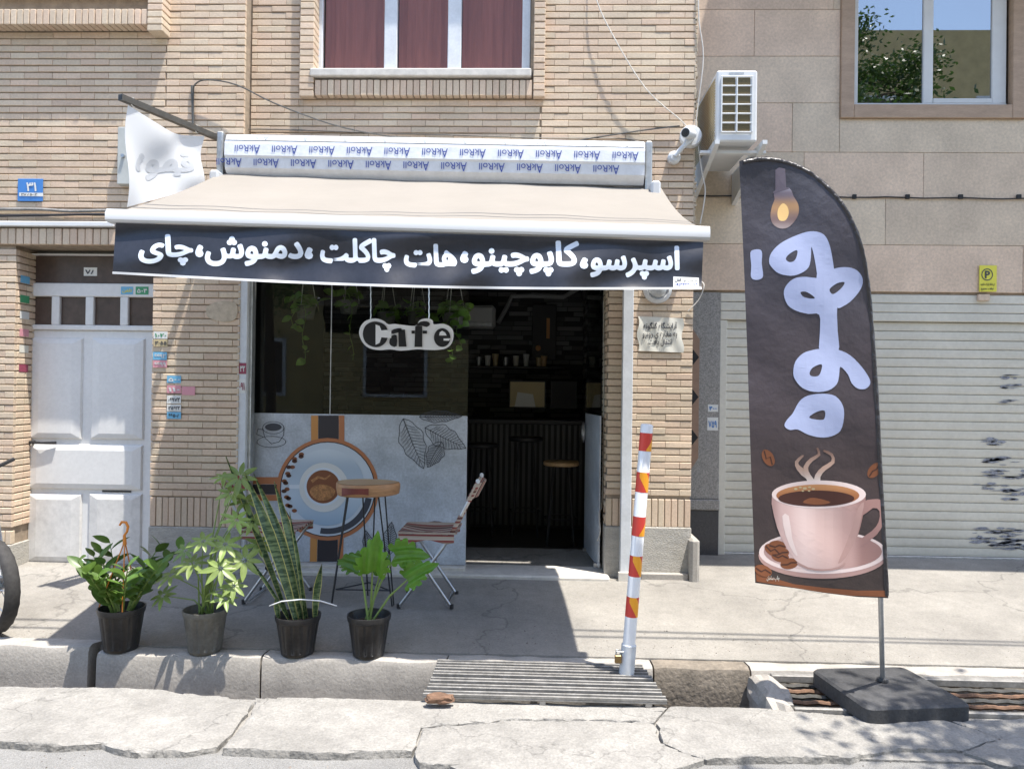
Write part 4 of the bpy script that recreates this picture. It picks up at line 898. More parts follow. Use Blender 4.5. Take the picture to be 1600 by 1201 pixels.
# ================================================================== TABLE AND CHAIRS
YT = 5.35; zt = lambda y: zs(y)
tc = P(572,765,YT); ztop_t = Z(572,753,YT); zfl_t = zt(YT)
tb = thing('side_table', 'round wood slab table on thin black hairpin legs', 'table', (tc.x,YT,zfl_t))
rt = .215
def slabring(r, z): return [(tc.x+r*(1+.05*math.sin(3*a+1)+.03*math.sin(5*a))*math.cos(a)*1.03, YT+r*(1+.05*math.sin(3*a+1))*math.sin(a)*.9, z) for a in [R(10*i) for i in range(36)]]
m_ = MB(); rings = [slabring(rt*.9,ztop_t-.085), slabring(rt*.97,ztop_t-.078), slabring(rt,ztop_t-.04), slabring(rt*1.0,ztop_t-.012), slabring(rt*.97,ztop_t)]
m_.add([p for r_ in rings for p in r_], [(j*36+i, j*36+(i+1)%36, (j+1)*36+(i+1)%36, (j+1)*36+i) for j in range(4) for i in range(36)] + [tuple(range(144,180)), tuple(reversed(range(36)))])
obj('table_top', m_, M['wood'], tb, smooth=True)
obj('top_face', MB().add([(x+(tc.x-x)*.03,y+(YT-y)*.03,z+.002) for x,y,z in rings[4]], [tuple(range(36))]), M['woodlight'], tb)
hrt = MB(); ang = [R(-122+i*6) for i in range(9)]
hrt.add([(tc.x+rt*1.035*(1+.05*math.sin(3*a+1)+.03*math.sin(5*a))*math.cos(a), YT+rt*1.03*(1+.05*math.sin(3*a+1))*math.sin(a)*.9-.004, z) for a in ang for z in (ztop_t-.075+.018*abs(math.cos((a+1.6)*3)), ztop_t-.02)], [(2*i,2*i+2,2*i+3,2*i+1) for i in range(8)])
obj('heartwood', hrt, M['woodred'], tb, fixn=False)
for k, a in enumerate((R(205), R(335), R(90))):
    top = Vector((tc.x,YT,ztop_t-.08)); d = Vector((math.cos(a), math.sin(a)*.7, 0)); s = Vector((-d.y, d.x, 0)).normalized()
    ft = Vector((tc.x,YT,zfl_t+.006))+d*.235; t1 = top+d*.13+s*.045; t2 = top+d*.13-s*.045
    obj('hairpin_leg', MB().tube([t1, ft+s*.012, ft-s*.012, t2], .0055, 6), M['black'], tb, smooth=True)
    a2 = (R(335), R(90), R(205))[k]; d2 = Vector((math.cos(a2), math.sin(a2)*.7, 0)); u = .86
    obj('stretcher', MB().tube([top.lerp(Vector((tc.x,YT,zfl_t)),u)+d*(.13+.09*u), top.lerp(Vector((tc.x,YT,zfl_t)),u)+d2*(.13+.09*u)], .005, 6), M['black'], tb)
def chair(px0, s, label, YC):                        # s=1: faces the +x side; px0 = pixel of the front foot
    f0 = G(px0, 934, zt(YC-.2)); x0 = f0.x; k = P(0,0,YC).y/1200
    z0 = zt(YC); root = thing('folding_chair', label, 'chair', (x0-s*.2,YC,z0), 'folding chairs at the cafe table')
    Q = lambda u, h, y: Vector((x0 - s*u, YC+y, z0+h))   # u: backwards from the front foot
    for y in (-.19,.19):
        obj('back_post', MB().tube([Q(0,.008,y), Q(.30,.42,y), Q(.37,.54,y), Q(.53,.86,y)], .0115, 10), M['steel'], root, smooth=True)
        obj('front_leg', MB().tube([Q(.36,.008,y*.9), Q(.02,.49,y*.9)], .0105, 10), M['steel'], root, smooth=True)
        obj('joint', MB().lathe([(.018,-.012),(.018,.012)], Q(.19,.255,y*.95), 12, (0,1,0)), M['dark'], root)
        obj('foot_cap', MB().lathe([(.014,0),(.014,.03)], Q(.36,.0,y*.9), 10), M['dark'], root); obj('foot_cap', MB().lathe([(.014,0),(.014,.03)], Q(.0,.0,y), 10), M['dark'], root)
        obj('seat_rail', MB().tube([Q(.01,.495,y*.95), Q(.37,.50,y*.95)], .010, 8), M['steel'], root)
    obj('cross_tube', MB().tube([Q(.33,.02,-.17), Q(.33,.02,.17)], .009, 8), M['steel'], root)
    def seat(u, v):
        y = -.205+.41*v; return Q(-.01+.40*u, .522 - .03*math.sin(u*math.pi)*math.sin(v*math.pi) - (.02 if 0 < u < 1 else 0)*0, y)
    obj('seat', MB().sheet(seat, 10, 10, (0,0,-.012)), M['chairfab'], root, smooth=True)
    for y in (-.212,.205): obj('seat_skirt', MB().sheet(lambda u, v, y=y: Q(-.005+.38*u, .518-.058*v-.012*math.sin(u*9), y), 10, 2, (0,.006,0)), M['chairskirt'], root, smooth=True)
    def back(u, v):
        y = -.215+.43*v; t = .66+.34*u; p = Q(.37,.54,y).lerp(Q(.53,.86,y), t); b = .05*math.sin(v*math.pi); return p + Vector((-s*(b-.014), 0, 0))
    obj('backrest', MB().sheet(back, 6, 14, (-s*.012,0,0)), M['chairfab'], root, smooth=True)
    for y in (-.19,.19):
        obj('fabric_sleeve', MB().tube([Q(.37,.54,y).lerp(Q(.53,.86,y),t) for t in (.62,.8,1.0)], .018, 10), M['chairskirt'], root, smooth=True)
        obj('fabric_sleeve', MB().tube([Q(.30,.42,y).lerp(Q(.37,.54,y),t) for t in (.5,.9)]+[Q(.37,.54,y).lerp(Q(.53,.86,y),.3)], .016, 10), M['chairskirt'], root, smooth=True)
        obj('post_tip', MB().lathe([(.013,0),(.014,.02),(.006,.03)], Q(.53,.86,y), 10), M['white'], root)
chair(634, -1, 'striped folding chair standing by the open cafe doorway', 5.42)
chair(476, 1, 'striped folding chair standing behind the tall snake plant', 5.42)

# ================================================================== POTTED PLANTS
def leaf_mesh(name, L, W, mtl, fold=.25, curl=.25, tip=1.0, n=6, lobes=0):
    vs = []; 
    for i in range(n+1):
        t = i/n; w_ = W/2*(math.sin(math.pi*min(1, t**.8*.97+.03)))**.8*(1 if t < .97 else .2)
        if lobes: w_ *= .72+.38*abs(math.cos(t*lobes*math.pi))
        x = L*t*(1-.10*curl*t); z = -curl*L*.5*t*t
        for s in (-1,-.5,0,.5,1): vs.append((x + (abs(s)*.06*L*lobes*.3 if lobes else 0), s*w_, z+abs(s)*w_*fold))
    fs = [(i*5+k, (i+1)*5+k, (i+1)*5+k+1, i*5+k+1) for i in range(n) for k in range(4)]
    me = bpy.data.meshes.new(name); me.from_pydata(vs, [], fs); me.materials.append(mtl); me.polygons.foreach_set('use_smooth', [True]*len(fs)); return me
def orient(d, up=Vector((0,0,1)), roll=0):
    d = Vector(d).normalized(); y = up.cross(d)
    if y.length < .05: y = Vector((0,1,0)).cross(d)
    y.normalize(); z = d.cross(y); m = Matrix((d,y,z)).transposed(); return (m @ Matrix.Rotation(roll,3,'X')).to_4x4()
def pot(root, c, h, r0, r1, m, feet=True):
    fl = lambda t, z: 1 - (.04*(1-abs(math.cos(t*7)))**2 if (.02 < z < h-.04) else 0)
    o = obj('pot', MB().lathe([(r0*.96,0),(r0,.004),(r0+(r1-r0)*.07,.019),(r0+(r1-r0)*.08,.021),(r0+(r1-r0)*.4,h*.42),(r1*.955,h-.0405),(r1*.96,h-.0395),(r1*.965,h-.035),(r1*.97,h-.032),(r1,h-.03),(r1*1.03,h-.008),(r1*1.03,h),(r1*.97,h),(r1*.93,h-.03),(r1*.9,h-.05)], c, 120, flute=fl), m, root, smooth=True)
    so_ = MB().lathe([(r1*.90,h-.052),(r1*.5,h-.040),(r1*.1,h-.036)], c, 24); obj('soil', so_, M['soil'], root)
PZ = -.079
def potplace(px, label, name='potted_plant'):
    c = P(px, 1015, 4.452); c.z = PZ; return thing(name, label, 'plant', tuple(c)), Vector(c)
rp = random.Random(11)
# --- zz-like plant with an orange hanger
root, c = potplace(189, 'potted plant with oval glossy leaves and an orange hanger hook, in a black pot'); pot(root, c, .245, .094, .128, M['blackpot'])
lm = leaf_mesh('leaf', .125, .064, M['zz'], .2, .25)
for k in range(16):
    a = rp.uniform(0,2*math.pi) if k > 5 else R(180+k*36-20); tilt = rp.uniform(.15,.62); H = rp.uniform(.24,.37)
    base = c+Vector((.05*math.cos(a), .05*math.sin(a), .205)); d = Vector((math.cos(a)*tilt, math.sin(a)*tilt, 1))
    pts = [base+d*H*t+Vector((math.cos(a),math.sin(a),0))*.07*t*t for t in (0,.25,.5,.75,1)]
    obj('stem', MB().tube(pts, [.007,.006,.005,.004,.002], 6), M['stem'], root, smooth=True)
    for j in range(8):
        t = .28+.72*j/7; i0 = min(3, int(t*4)); p = pts[i0].lerp(pts[i0+1], t*4-i0); sd = 1 if j % 2 else -1
        side = Vector((-math.sin(a), math.cos(a), 0))*sd; dd = side*.9 + d.normalized()*.7 + Vector((rp.uniform(-.3,.3), rp.uniform(-.3,.3), rp.uniform(-.1,.3)))
        meshobj('leaf', lm, p, root, orient(dd, d.normalized(), rp.uniform(-.5,.5)) @ Matrix.Scale(rp.uniform(.8,1.15)*(1 if t < .9 else .8), 4))
hk = P(195,845,4.45); rim = c.z+.24
for a in (-60, 75, 190): obj('hanger_strand', MB().tube([Vector((c.x+.127*math.cos(R(a)), c.y+.127*math.sin(R(a)), rim)), hk], .0035, 6), M['hook'], root)
obj('hanger_hook', MB().tube([hk+Vector((0,0,-.02)), hk+Vector((-.003,0,.035)), hk+Vector((.012,0,.055)), hk+Vector((.018,0,.085)), hk+Vector((.005,0,.11)), hk+Vector((-.02,0,.112)), hk+Vector((-.033,0,.092))], [.012,.008,.007,.008,.008,.008,.006], 8), M['hook'], root, smooth=True)
# --- schefflera: umbrella leaves
root, c = potplace(320, 'umbrella plant with pale fingered leaves in a grey pot'); pot(root, c, .245, .092, .124, M['greypot'])
lt = leaf_mesh('leaflet', .102, .033, M['scheff'], .25, .18)
um = bpy.data.meshes.new('leaf'); bm = bmesh.new()
for k in range(8):
    b2 = bmesh.new(); b2.from_mesh(lt); b2.transform(Matrix.Rotation(R(k*45),4,'Z') @ Matrix.Translation((.012,0,0)) @ Matrix.Rotation(R(4),4,'Y') @ Matrix.Scale(.85+.25*((k*3) % 5)/5,4)); b2.to_mesh(um); bm.from_mesh(um); b2.free()
bm.to_mesh(um); bm.free(); um.materials.clear(); um.materials.append(M['scheff']); um.polygons.foreach_set('use_smooth', [True]*len(um.polygons))
tips = [(362,770,.02),(383,783,.05),(370,812,-.05),(350,745,.04),(375,745,.0),(395,815,.03),(318,845,-.1),(352,850,-.08),(300,880,-.10),(268,898,-.05),(382,875,-.08),(345,888,-.13),(365,915,-.12),(352,935,-.13),(290,860,.05),(405,850,.05),(255,930,-.02)]
for x, y, dy in tips:
    tip = P(x, y, 4.45+dy*1.4); b_ = c+Vector((rp.uniform(-.04,.04), rp.uniform(-.04,.04), .2)); mid = b_.lerp(tip,.55)+Vector(((c.x-tip.x)*.25,0,.03))
    obj('stem', MB().tube([b_, mid, tip], [.005,.004,.0025], 6), M['stem'], root, smooth=True)
    nrm = Vector(((tip.x-c.x)*1.2, -.62+rp.uniform(-.2,.3), .62+rp.uniform(-.15,.25))).normalized()
    meshobj('leaf', um, tip, root, nrm.to_track_quat('Z','Y').to_matrix().to_4x4() @ Matrix.Rotation(rp.uniform(0,3),4,'Z') @ Matrix.Scale(rp.uniform(.75,1.1),4))
# --- snake plant
root, c = potplace(465, 'snake plant with tall pointed striped blades and a white tie, in a black pot'); pot(root, c, .225, .094, .128, M['blackpot'])
for (bx, by, tx, ty, w_, bend, dy) in ((462,965,382,738,.062,-12,0),(450,962,352,712,.040,-6,.06),(470,960,396,740,.05,-20,.05),(452,968,380,860,.022,-6,-.03),(492,962,503,880,.042,5,-.03),(436,958,430,935,.03,0,-.04),(476,965,452,800,.022,-6,.02),(478,962,428,752,.05,-10,.08)):
    b_ = P(bx,by,c.y+dy*.5); b_.z = c.z+.19; t_ = P(tx,ty,c.y+dy); n = 10; m1 = MB(); vs = []; ev = []
    for i in range(n+1):
        t = i/n; p = b_.lerp(t_, t)+Vector((bend/270*math.sin(t*math.pi)*-.5,0,0)); ww = w_/2*(.55+.75*math.sin(min(1,t*1.35)*math.pi*.5) if t < .55 else 1.30*(1-((t-.55)/.45)**2))*.85
        dx = Vector((math.cos(t*.8), .45*math.sin(t*1.5+.4), 0))
        for s in (-1,-.86,0,.86,1): vs.append(p+dx*s*ww+Vector((0,.012*(1-abs(s))*1,0)))
    fs = [(i*5+k, i*5+k+1, (i+1)*5+k+1, (i+1)*5+k) for i in range(n) for k in range(4)]
    inner = [f for j, f in enumerate(fs) if j % 4 in (1,2)]; outer = [f for j, f in enumerate(fs) if j % 4 in (0,3)]
    lf_ = obj('leaf', MB().add(vs, inner), M['snake'], root, smooth=True, fixn=False); obj('leaf_edge', MB().add(vs, outer), M['snakeedge'], lf_, smooth=True, fixn=False)
obj('tie', MB().tube([P(421,946,c.y-.10), P(440,939,c.y-.13), P(470,936,c.y-.13), P(500,938,c.y-.12), P(526,946,c.y-.08)], .004, 6), M['white'], root, smooth=True)
# --- philodendron with four lobed leaves
root, c = potplace(576, 'plant with a few large lobed bright green leaves in a black pot'); pot(root, c, .235, .090, .124, M['blackpot'])
def lobed(L):
    prof_ = [(0,.0),(-.10,.16),(-.16,.32),(-.04,.36),(.02,.30),(.10,.47),(.20,.50),(.22,.36),(.33,.46),(.43,.44),(.42,.30),(.54,.36),(.63,.32),(.62,.21),(.73,.23),(.82,.18),(.83,.10),(1.0,0)]
    up = [Vector(q) for q in prof_]; lp = up + [Vector((x,-y)) for x, y in prof_[-2:0:-1]]; vs, fs = fill2d([[q*L for q in smooth_loop(lp,2)]]); vs, fs = cut_grid(vs, fs, L/7)
    me = bpy.data.meshes.new('leaf'); me.from_pydata([(v[0], v[1], .22*abs(v[1]) - .9*(max(0,v[0])**2)/L*.5 + .012*math.sin(v[1]*90)) for v in vs], [], fs); me.materials.append(M['philo']); me.polygons.foreach_set('use_smooth', [True]*len(fs)); return me
lb = lobed(.22)
for (jx_, jy_, tx_, ty_, dy, sc_) in ((582,892,584,850,-.10,1.0),(562,884,532,868,.04,.8),(618,868,668,858,.06,.95),(637,905,672,876,-.06,.85),(596,888,566,858,.10,.8)):
    j = P(jx_,jy_,c.y+dy*.6); t_ = P(tx_,ty_,c.y+dy*1.5); b_ = c+Vector((rp.uniform(-.03,.03),rp.uniform(-.03,.03),.19))
    obj('stem', MB().tube([b_, b_.lerp(j,.5)+Vector((0,0,.03)), j], [.007,.006,.004], 8), M['stem'], root, smooth=True)
    meshobj('leaf', lb, j, root, orient((t_-j), Vector((.1,-.75,.66)).normalized()) @ Matrix.Scale(sc_,4))

# ================================================================== WALL FIXTURES
# number plate
npl = thing('number_plate', 'blue enamel house number plate on the brick wall', 'sign', tuple(P(48,316,YA-.006)))
fnp = on_plane(YA-.012)
obj('plate', MB().cbox((X(29,300,YA),YA-.012,Z(48,315,YA)),(X(68,300,YA),YA-.004,Z(48,280,YA)),.002), M['blue'], npl)
printed('white_strip', [[(30,301),(67.5,301.5),(67.5,307),(30,306.5)]], M['sticker'], npl, fnp, .002); text_on('digits', '۳۱', (41,285,57,299), M['sticker'], npl, fnp, .002, .03); text_on('digits', '۳۱۸۸۵-۰۳', (33,302,58,305.5), M['ink'], npl, fnp, .004, .02)
# grey meter box
mbx = thing('meter_box', 'pale grey metal box on the brick wall behind the white vinyl flag', 'box', tuple(P(192,290,YA)))
obj('case', MB().cbox((X(183,240,YA-.08),YA-.08,Z(190,288,YA-.08)),(X(216,240,YA-.08),YA-.002,Z(190,198,YA-.08)),.006), mat('box_paint', (.46,.47,.44), .5, nz=(8,.1)), mbx)
obj('lock', MB().lathe([(.014,0),(.014,.02)], P(193,244,YA-.08), 12, (0,-1,0)), M['steel'], mbx)
# no-parking sign
ns = thing('parking_sign', 'small yellow no parking sign on the cladding over the shutter', 'sign', tuple(P(1542,456,YN-.01))); fns = on_plane(YN-.015)
obj('plate', MB().cbox((X(1529,435,YN),YN-.015,Z(1542,456,YN)),(X(1556,435,YN),YN-.004,Z(1542,415,YN)),.002), M['yellow'], ns)
printed('ring', [ellipse(1542.5,429,9,9.5,28), ellipse(1542.5,429,7.6,8,28)], M['ink'], ns, fns, .002); text_on('symbol', 'P', (1539,423,1547,435), M['ink'], ns, fns, .002, .03)
text_on('lettering', shape_fa('لطفا پارک نکنید'), (1532,442,1554,447), M['ink'], ns, fns, .002, .01); text_on('lettering', shape_fa('توقف ممنوع'), (1533,449,1553,454), M['ink'], ns, fns, .002, .01)
# paper notice
nt_ = thing('paper_notice', 'cream paper notice with black Persian text taped to the brick pillar', 'notice', tuple(P(1033,548,YB-.01)))
def npf(x, y, d): return P(x, y, YB-.012-d-.006*math.sin(x*.25)*math.sin(y*.12))
obj('sheet', MB().sheet(lambda u, v: npf(997+70*u+2*math.sin(v*9), 494+54*v+3*u, 0), 20, 16, (0,.002,0)), M['paper'], nt_, smooth=True)
for s_, bx in (('آرایشگاه گلگونه', (1005,503,1058,516)), ('به مغازه ی روبرو', (1004,516,1058,529)), ('انتقال یافت.', (1012,529,1050,541))): text_on('lettering', shape_fa(s_), bx, M['ink'], nt_, npf, .003, .012, 6)
# round lamp on the pillar
c_ = P(1027,452,YB)
rl_ = thing('wall_lamp', 'round white bulkhead lamp on the brick pillar under the banner corner', 'lamp', tuple(c_))
obj('rim', MB().lathe([(.115,0),(.112,.03),(.085,.045),(.08,.03)], c_, 36, (0,-1,0)), M['filmw'], rl_, smooth=True); obj('lens', MB().lathe([(.082,.02),(.06,.05),(.02,.06)], c_, 28, (0,-1,0)), M['galv'], rl_, smooth=True)
# surveillance camera on a round box and bracket arm
cc = P(1079,214,YB-.02)
cv = thing('security_camera', 'white bullet security camera with round back plate at the brick corner', 'camera', tuple(cc+Vector((0,0,-.2))))
obj('junction_disc', MB().lathe([(.085,-.03),(.087,.02),(.08,.035),(.04,.038)], cc, 32, (-.1,-1,.05)), M['white'], cv, smooth=True)
ld = Vector((-.55,-.75,-.12)).normalized(); st_ = cc+Vector((.005,-.045,-.0))
obj('barrel', MB().lathe([(.036,0),(.04,.02),(.04,.12),(.038,.125)], st_, 24, ld), M['white'], cv, smooth=True); obj('lens', MB().lathe([(.034,.124),(.033,.128),(.012,.129),(.012,.133)], st_, 20, ld), M['black'], cv)
ab = P(1053,247,YB-.02); obj('arm', MB().tube([ab+Vector((0,-.05,0)), ab+Vector((.05,-.07,.06)), cc+Vector((-.0,-.06,-.035))], [.02,.018,.02], 12), M['white'], cv, smooth=True); obj('arm_base', MB().lathe([(.05,-.02),(.05,.02),(.03,.04)], ab, 24, (0,-1,0)), M['white'], cv, smooth=True)
# cables
def cable(name, pts, r, m, label, smooth_n=4):
    v = [Vector(p) for p in pts]; out_ = []
    for i in range(len(v)-1):
        a, b, c2, d = v[max(0,i-1)], v[i], v[i+1], v[min(len(v)-1,i+2)]
        for j in range(smooth_n): t = j/smooth_n; out_.append(.5*((2*b)+(c2-a)*t+(2*a-5*b+4*c2-d)*t*t+(3*b-a-3*c2+d)*t**3))
    out_.append(v[-1]); return tag(obj(name, MB().tube(out_, r, 6), M[m], smooth=True), label, 'cable')
yb = YB-.012
cable('camera_cable', [P(922,-60,yb), P(932,0,yb-.03), P(960,60,yb-.05), P(1010,140,yb-.05), P(1066,190,yb-.02), P(1076,205,yb-.0)], .0045, 'sill', 'thin pale cable running down the bricks to the security camera')
cable('wall_wire', [P(302,196,YA-.02), P(302,150,YA-.02), P(305,132,YA-.04), P(325,125,YA-.05), P(370,133,YA-.06), P(430,162,YA-.08), P(520,195,YA-.08), P(600,212,YA-.06), P(660,216,YB-.1), P(840,228,YB-.05), P(930,215,YB-.03), P(1010,203,YB-.02), P(1062,197,YB-.02)], .006, 'pole', 'dark sagging wire looping from the left wall to the security camera')
cable('conduit', [P(300,134,YA-.012), P(301,160,YA-.012), P(302,205,YA-.012)], .010, 'pole', 'short dark vertical conduit on the brick wall above the flag pole')
cable('wall_wire', [P(385,202,YB-.012), P(450,203,yb), P(560,207,yb), P(700,211,yb), P(850,216,yb), P(960,216,yb), P(1005,223,yb)], .004, 'pole', 'thin wire stapled along the bricks just above the awning roller')
cable('corner_cable', [P(1091,-40,YB-.01), P(1092,30,YB-.02), P(1099,90,YB-.02), P(1090,170,YB-.02), P(1088,200,YB-.02), P(1096,265,YB-.02), P(1102,300,YB-.02), P(1094,350,YB-.02)], .005, 'sill', 'pale loose cable hanging down the corner of the brick building')
cable('banner_cable', [P(1096,440,YB-.02), P(1100,447,YB-.05), P(1092,468,YB-.03), P(1075,486,YB-.01)], .005, 'sill', 'pale cable stub curving beside the lower corner of the black banner')
cable('door_cable', [P(-30,327,YA-.02), P(60,327,YA-.02), P(110,330,YA-.02), P(170,329,YA-.02), P(230,333,YA-.02)], .013, 'grate', 'grey brown conduit running along the bricks beneath the number plate')
cable('door_cable', [P(-30,338,YA-.03), P(80,336,YA-.03), P(170,335,YA-.03), P(240,338,YA-.03)], .010, 'black', 'black cable running along the bricks above the metal door')
cable('jamb_cable', [P(943,470,YB+.2), P(943,640,YB+.18), P(941,780,YB+.16), P(936,800,YB+.1), P(938,830,YB+.1), P(933,845,YB+.1)], .004, 'sill', 'white cable hanging down inside the cafe doorway')
# air conditioner on its bracket
YX = 5.92; a0, a1 = P(1119,221,YX), P(1184,110,YX)
ac = thing('air_conditioner', 'white outdoor air conditioner unit on a wall bracket at the building corner', 'air conditioner', (a0.x,6.3,a0.z))
obj('casing', MB().cbox((a0.x,YX,a0.z),(a1.x,YN-.06,a1.z),.012), M['white'], ac)
gx, gz = (a1.x-a0.x), (a1.z-a0.z)
for i in range(2):
    for j in range(6):
        u0 = a0.x+gx*(.14+.37*i); w0_ = a0.z+gz*(.14+.13*j); obj('vent_opening', MB().box((u0,YX-.003,w0_),(u0+gx*.31,YX+.0005,w0_+gz*.105)), mat('coil', (.16,.12,.06), .4, .6, nz=(60,.5), stretch=(1,1,6)) if (i, j) == (0, 0) else bpy.data.materials['coil'], ac)
for i in range(3): obj('vent_bar', MB().cbox((a0.x+gx*(.10+.375*i),YX-.012,a0.z+gz*.13),(a0.x+gx*(.135+.375*i),YX-.0032,a0.z+gz*.915),.002), M['white'], ac)
for j in range(7): obj('vent_bar', MB().cbox((a0.x+gx*.10,YX-.010,a0.z+gz*(.118+.13*j)),(a0.x+gx*.885,YX-.0035,a0.z+gz*(.138+.13*j)),.002), M['white'], ac)
obj('handle_recess', MB().box((a0.x+gx*.3,YX-.002,a0.z+gz*.945),(a0.x+gx*.66,YX+.0004,a0.z+gz*.975)), M['galv'], ac)
sg = MB()
for j in range(22): sg.box((a0.x-.006,YX+.05,a0.z+gz*(.06+.04*j)),(a0.x-.0005,YN-.1,a0.z+gz*(.075+.04*j)))
obj('side_grille', sg, M['tan'], ac)
wbk = thing('ac_bracket', 'white steel wall bracket carrying the outdoor air conditioner', 'bracket', (a0.x,YN,a0.z-.25))
for x in (a0.x-.02, a1.x+.03): obj('arm', MB().add([(x,YX-.05,a0.z-.035),(x,YX-.05,a0.z-.004),(x,YN-.004,a0.z-.004),(x,YN-.004,a0.z-.28),(x+.035,YX-.05,a0.z-.035),(x+.035,YX-.05,a0.z-.004),(x+.035,YN-.004,a0.z-.004),(x+.035,YN-.004,a0.z-.28)], [(0,1,2,3),(7,6,5,4),(0,4,5,1),(1,5,6,2),(2,6,7,3),(3,7,4,0)]), M['white'], wbk)
obj('shelf', MB().cbox((a0.x-.10,YX+.1,a0.z-.06),(a1.x+.10,YX+.16,a0.z-.037),.003), M['white'], wbk)
# stickers
stk = [(131,418,152,431,YD+.004,'sticker','ink','۷۸','small white advertising sticker on the brown transom panel'),(189,448,208,460,YD-.021,'skyb','yellow','تلفن','blue and yellow sticker on the metal door rail'),(212,448,232,460,YD-.021,'green','sticker','۵۰۴','green sticker on the metal door rail'),
 (240,518,262,529,YA-.004,'sticker','green','۱۰۲۰','white sticker with green digits on the brick pillar, topmost of its column'),(240,530,262,541,YA-.004,'tan','ink','۳۰۵۵','tan sticker on the brick pillar under the green digit sticker'),(239,550,261,562,YA-.004,'skyb','sticker','۶۶۹۲','blue sticker on the brick pillar just above a pink one beside the door'),(239,563,261,574,YA-.004,'pink','sticker','۶۶۹۹','pink sticker on the brick pillar right beside the metal door'),
 (261,587,283,598,YA-.004,'skyb','sticker','۵۰۰','teal blue sticker on the brick pillar above two pink ones'),(261,602,283,614,YA-.004,'pink','sticker','۱۱۰','pink sticker on the brick pillar over the white sticker stack'),(284,604,305,617,YA-.004,'pink','paper','',"faded blank pink sticker on the brick pillar next to another pink one"),(261,618,283,630,YA-.004,'sticker','ink','۰۶۹۷۲','white sticker with dark digits on the brick pillar under a pink one'),(261,632,283,642,YA-.004,'sticker','ink','۳۵۶۲۲','white sticker with dark digits on the brick pillar above the lowest blue one'),(261,643.5,283,654,YA-.004,'skyb','ink','۶۶۵۰۸','blue sticker on the brick pillar, lowest of its column'),
 (373,567,385,584,ypost-.0605,'maroon','sticker','۳۲','dark red sticker on the grey shopfront guide post'),(372,592,384,614,ypost-.0605,'sticker','maroon','۰۹۱','white sticker with red digits on the grey shopfront guide post'),
 (1106,632,1122,643,YN-.0055,'sticker','blue','۴۰۰','small white and blue sticker on the granite pilaster, the upper one'),(1105,652,1122,672,YN-.0055,'sticker','blue','۷۵۹','small white and blue sticker on the granite pilaster, the lower one')]
for (x0, y0, x1, y1, Yp, c1, c2, tx, lab) in stk:
    s_ = thing('sticker', lab, 'sticker', tuple(P((x0+x1)/2,y1,Yp)), 'advertising stickers'); a, b = P(x0,y1,Yp), P(x1,y0,Yp)
    obj('paper', MB().box((a.x,Yp-.002,a.z),(b.x,Yp-.0002,b.z)), M[c1], s_)
    if tx: text_on('digits', tx if tx[0] in '۰۱۲۳۴۵۶۷۸۹' else shape_fa(tx), (x0+2,y0+(y1-y0)*.25,x1-2,y1-(y1-y0)*.2), M[c2], s_, on_plane(Yp-.002), .001, .03)
for i, (y, cl, lab) in enumerate(((438,'skyb','pale blue sticker on the brick jamb left of the metal door'),(468,'green','green sticker on the brick jamb left of the metal door'),(493,'sticker','white sticker on the brick jamb left of the metal door'),(545,'paper','cream sticker on the brick jamb left of the metal door'),(575,'maroon','dark red sticker on the brick jamb left of the metal door'),(520,'pink','pink sticker on the brick jamb left of the metal door'))):
    z = Z(10,y,YA+.15); tag(obj('sticker', MB().box((xd0+.0045,YA+.05,z-.03),(xd0+.006,YA+.16,z+.03)), M[cl]), lab, 'sticker', 'advertising stickers')

# ================================================================== CAFE POSTER
YP = YG-.006
ps = thing('cafe_poster', 'grey printed poster panel with a coffee cup and leaf drawings under the cafe window', 'poster', tuple(P(560,878,YP)))
fp = on_plane(YP-.003)
obj('sheet', MB().box((xs0+.004,YP-.002,.062),(xdo-.002,YP+.004,zps+.004)), M['poster'], ps)
def pp(nm, loops, m, d, sm=0): return printed(nm, loops, M[m], ps, fp, d, None, sm)
cx, cy = 512, 764
for (x0, x1, m) in ((486,497,'stripegold'),(497.5,529,'ringdark'),(529.5,538,'ringorange')):
    pp('stripe_print', [[(x0,649),(x1,649),(x1,700),(x0,700)]], m, .001); pp('stripe_print', [[(x0-1,835),(x1-1,835),(x1-2,877),(x0-2,877)]], m, .001)
for (y0, y1, m) in ((745,756,'ringorange'),(756.5,772,'ringdark'),(772.5,782,'ringorange')): pp('stripe_print', [[(393,y0),(440,y0),(440,y1),(393,y1)]], m, .001)
pp('ring_print', [ellipse(cx,cy,80,80)], 'ringorange', .0025); pp('ring_print', [ellipse(cx,cy,74.5,74.5)], 'ringdark', .004); pp('plate_print', [ellipse(cx,cy,73,73)], 'plate', .0055)
pp('ring_print', [ellipse(cx,cy+3,70,67,30,10,100)+ellipse(cx,cy+3,60,58,30,10,100)[::-1]], 'ink', .007)
pp('saucer_print', [ellipse(cx-2,cy-3,60,60)], 'saucer', .0085); pp('cup_print', [ellipse(506,761,38,38)], 'cupw', .010); pp('cup_handle_print', [[(452,757),(470,757),(470,763),(452,763)]], 'cupw', .010)
pp('coffee_print', [ellipse(505,760,26,26)], 'bean', .0115); pp('crema_print', [smooth_loop([(484,766),(495,757),(512,758),(524,766),(518,777),(503,782),(490,777)],3)], 'foam', .013); pp('crema_print', [ribbon([(487,752),(497,745),(508,748),(516,742)],5,2)], 'foam', .013); pp('cup_rim_print', [ellipse(506,761,38.5,38.5), ellipse(505,760,30,30)], 'sticker', .0113)
for i in range(17):
    a = R(145+i*5.4+3*(i % 2)); r_ = 66+2.5*((i % 3)-1); bx, by = cx+r_*math.cos(a), cy-3+r_*math.sin(a)*1.0; by = cy-(by-cy)*1 if False else by
    pp('bean_print', [ellipse(bx,by,4.2,3,12)], 'beandark' if i % 2 else 'bean', .0088)
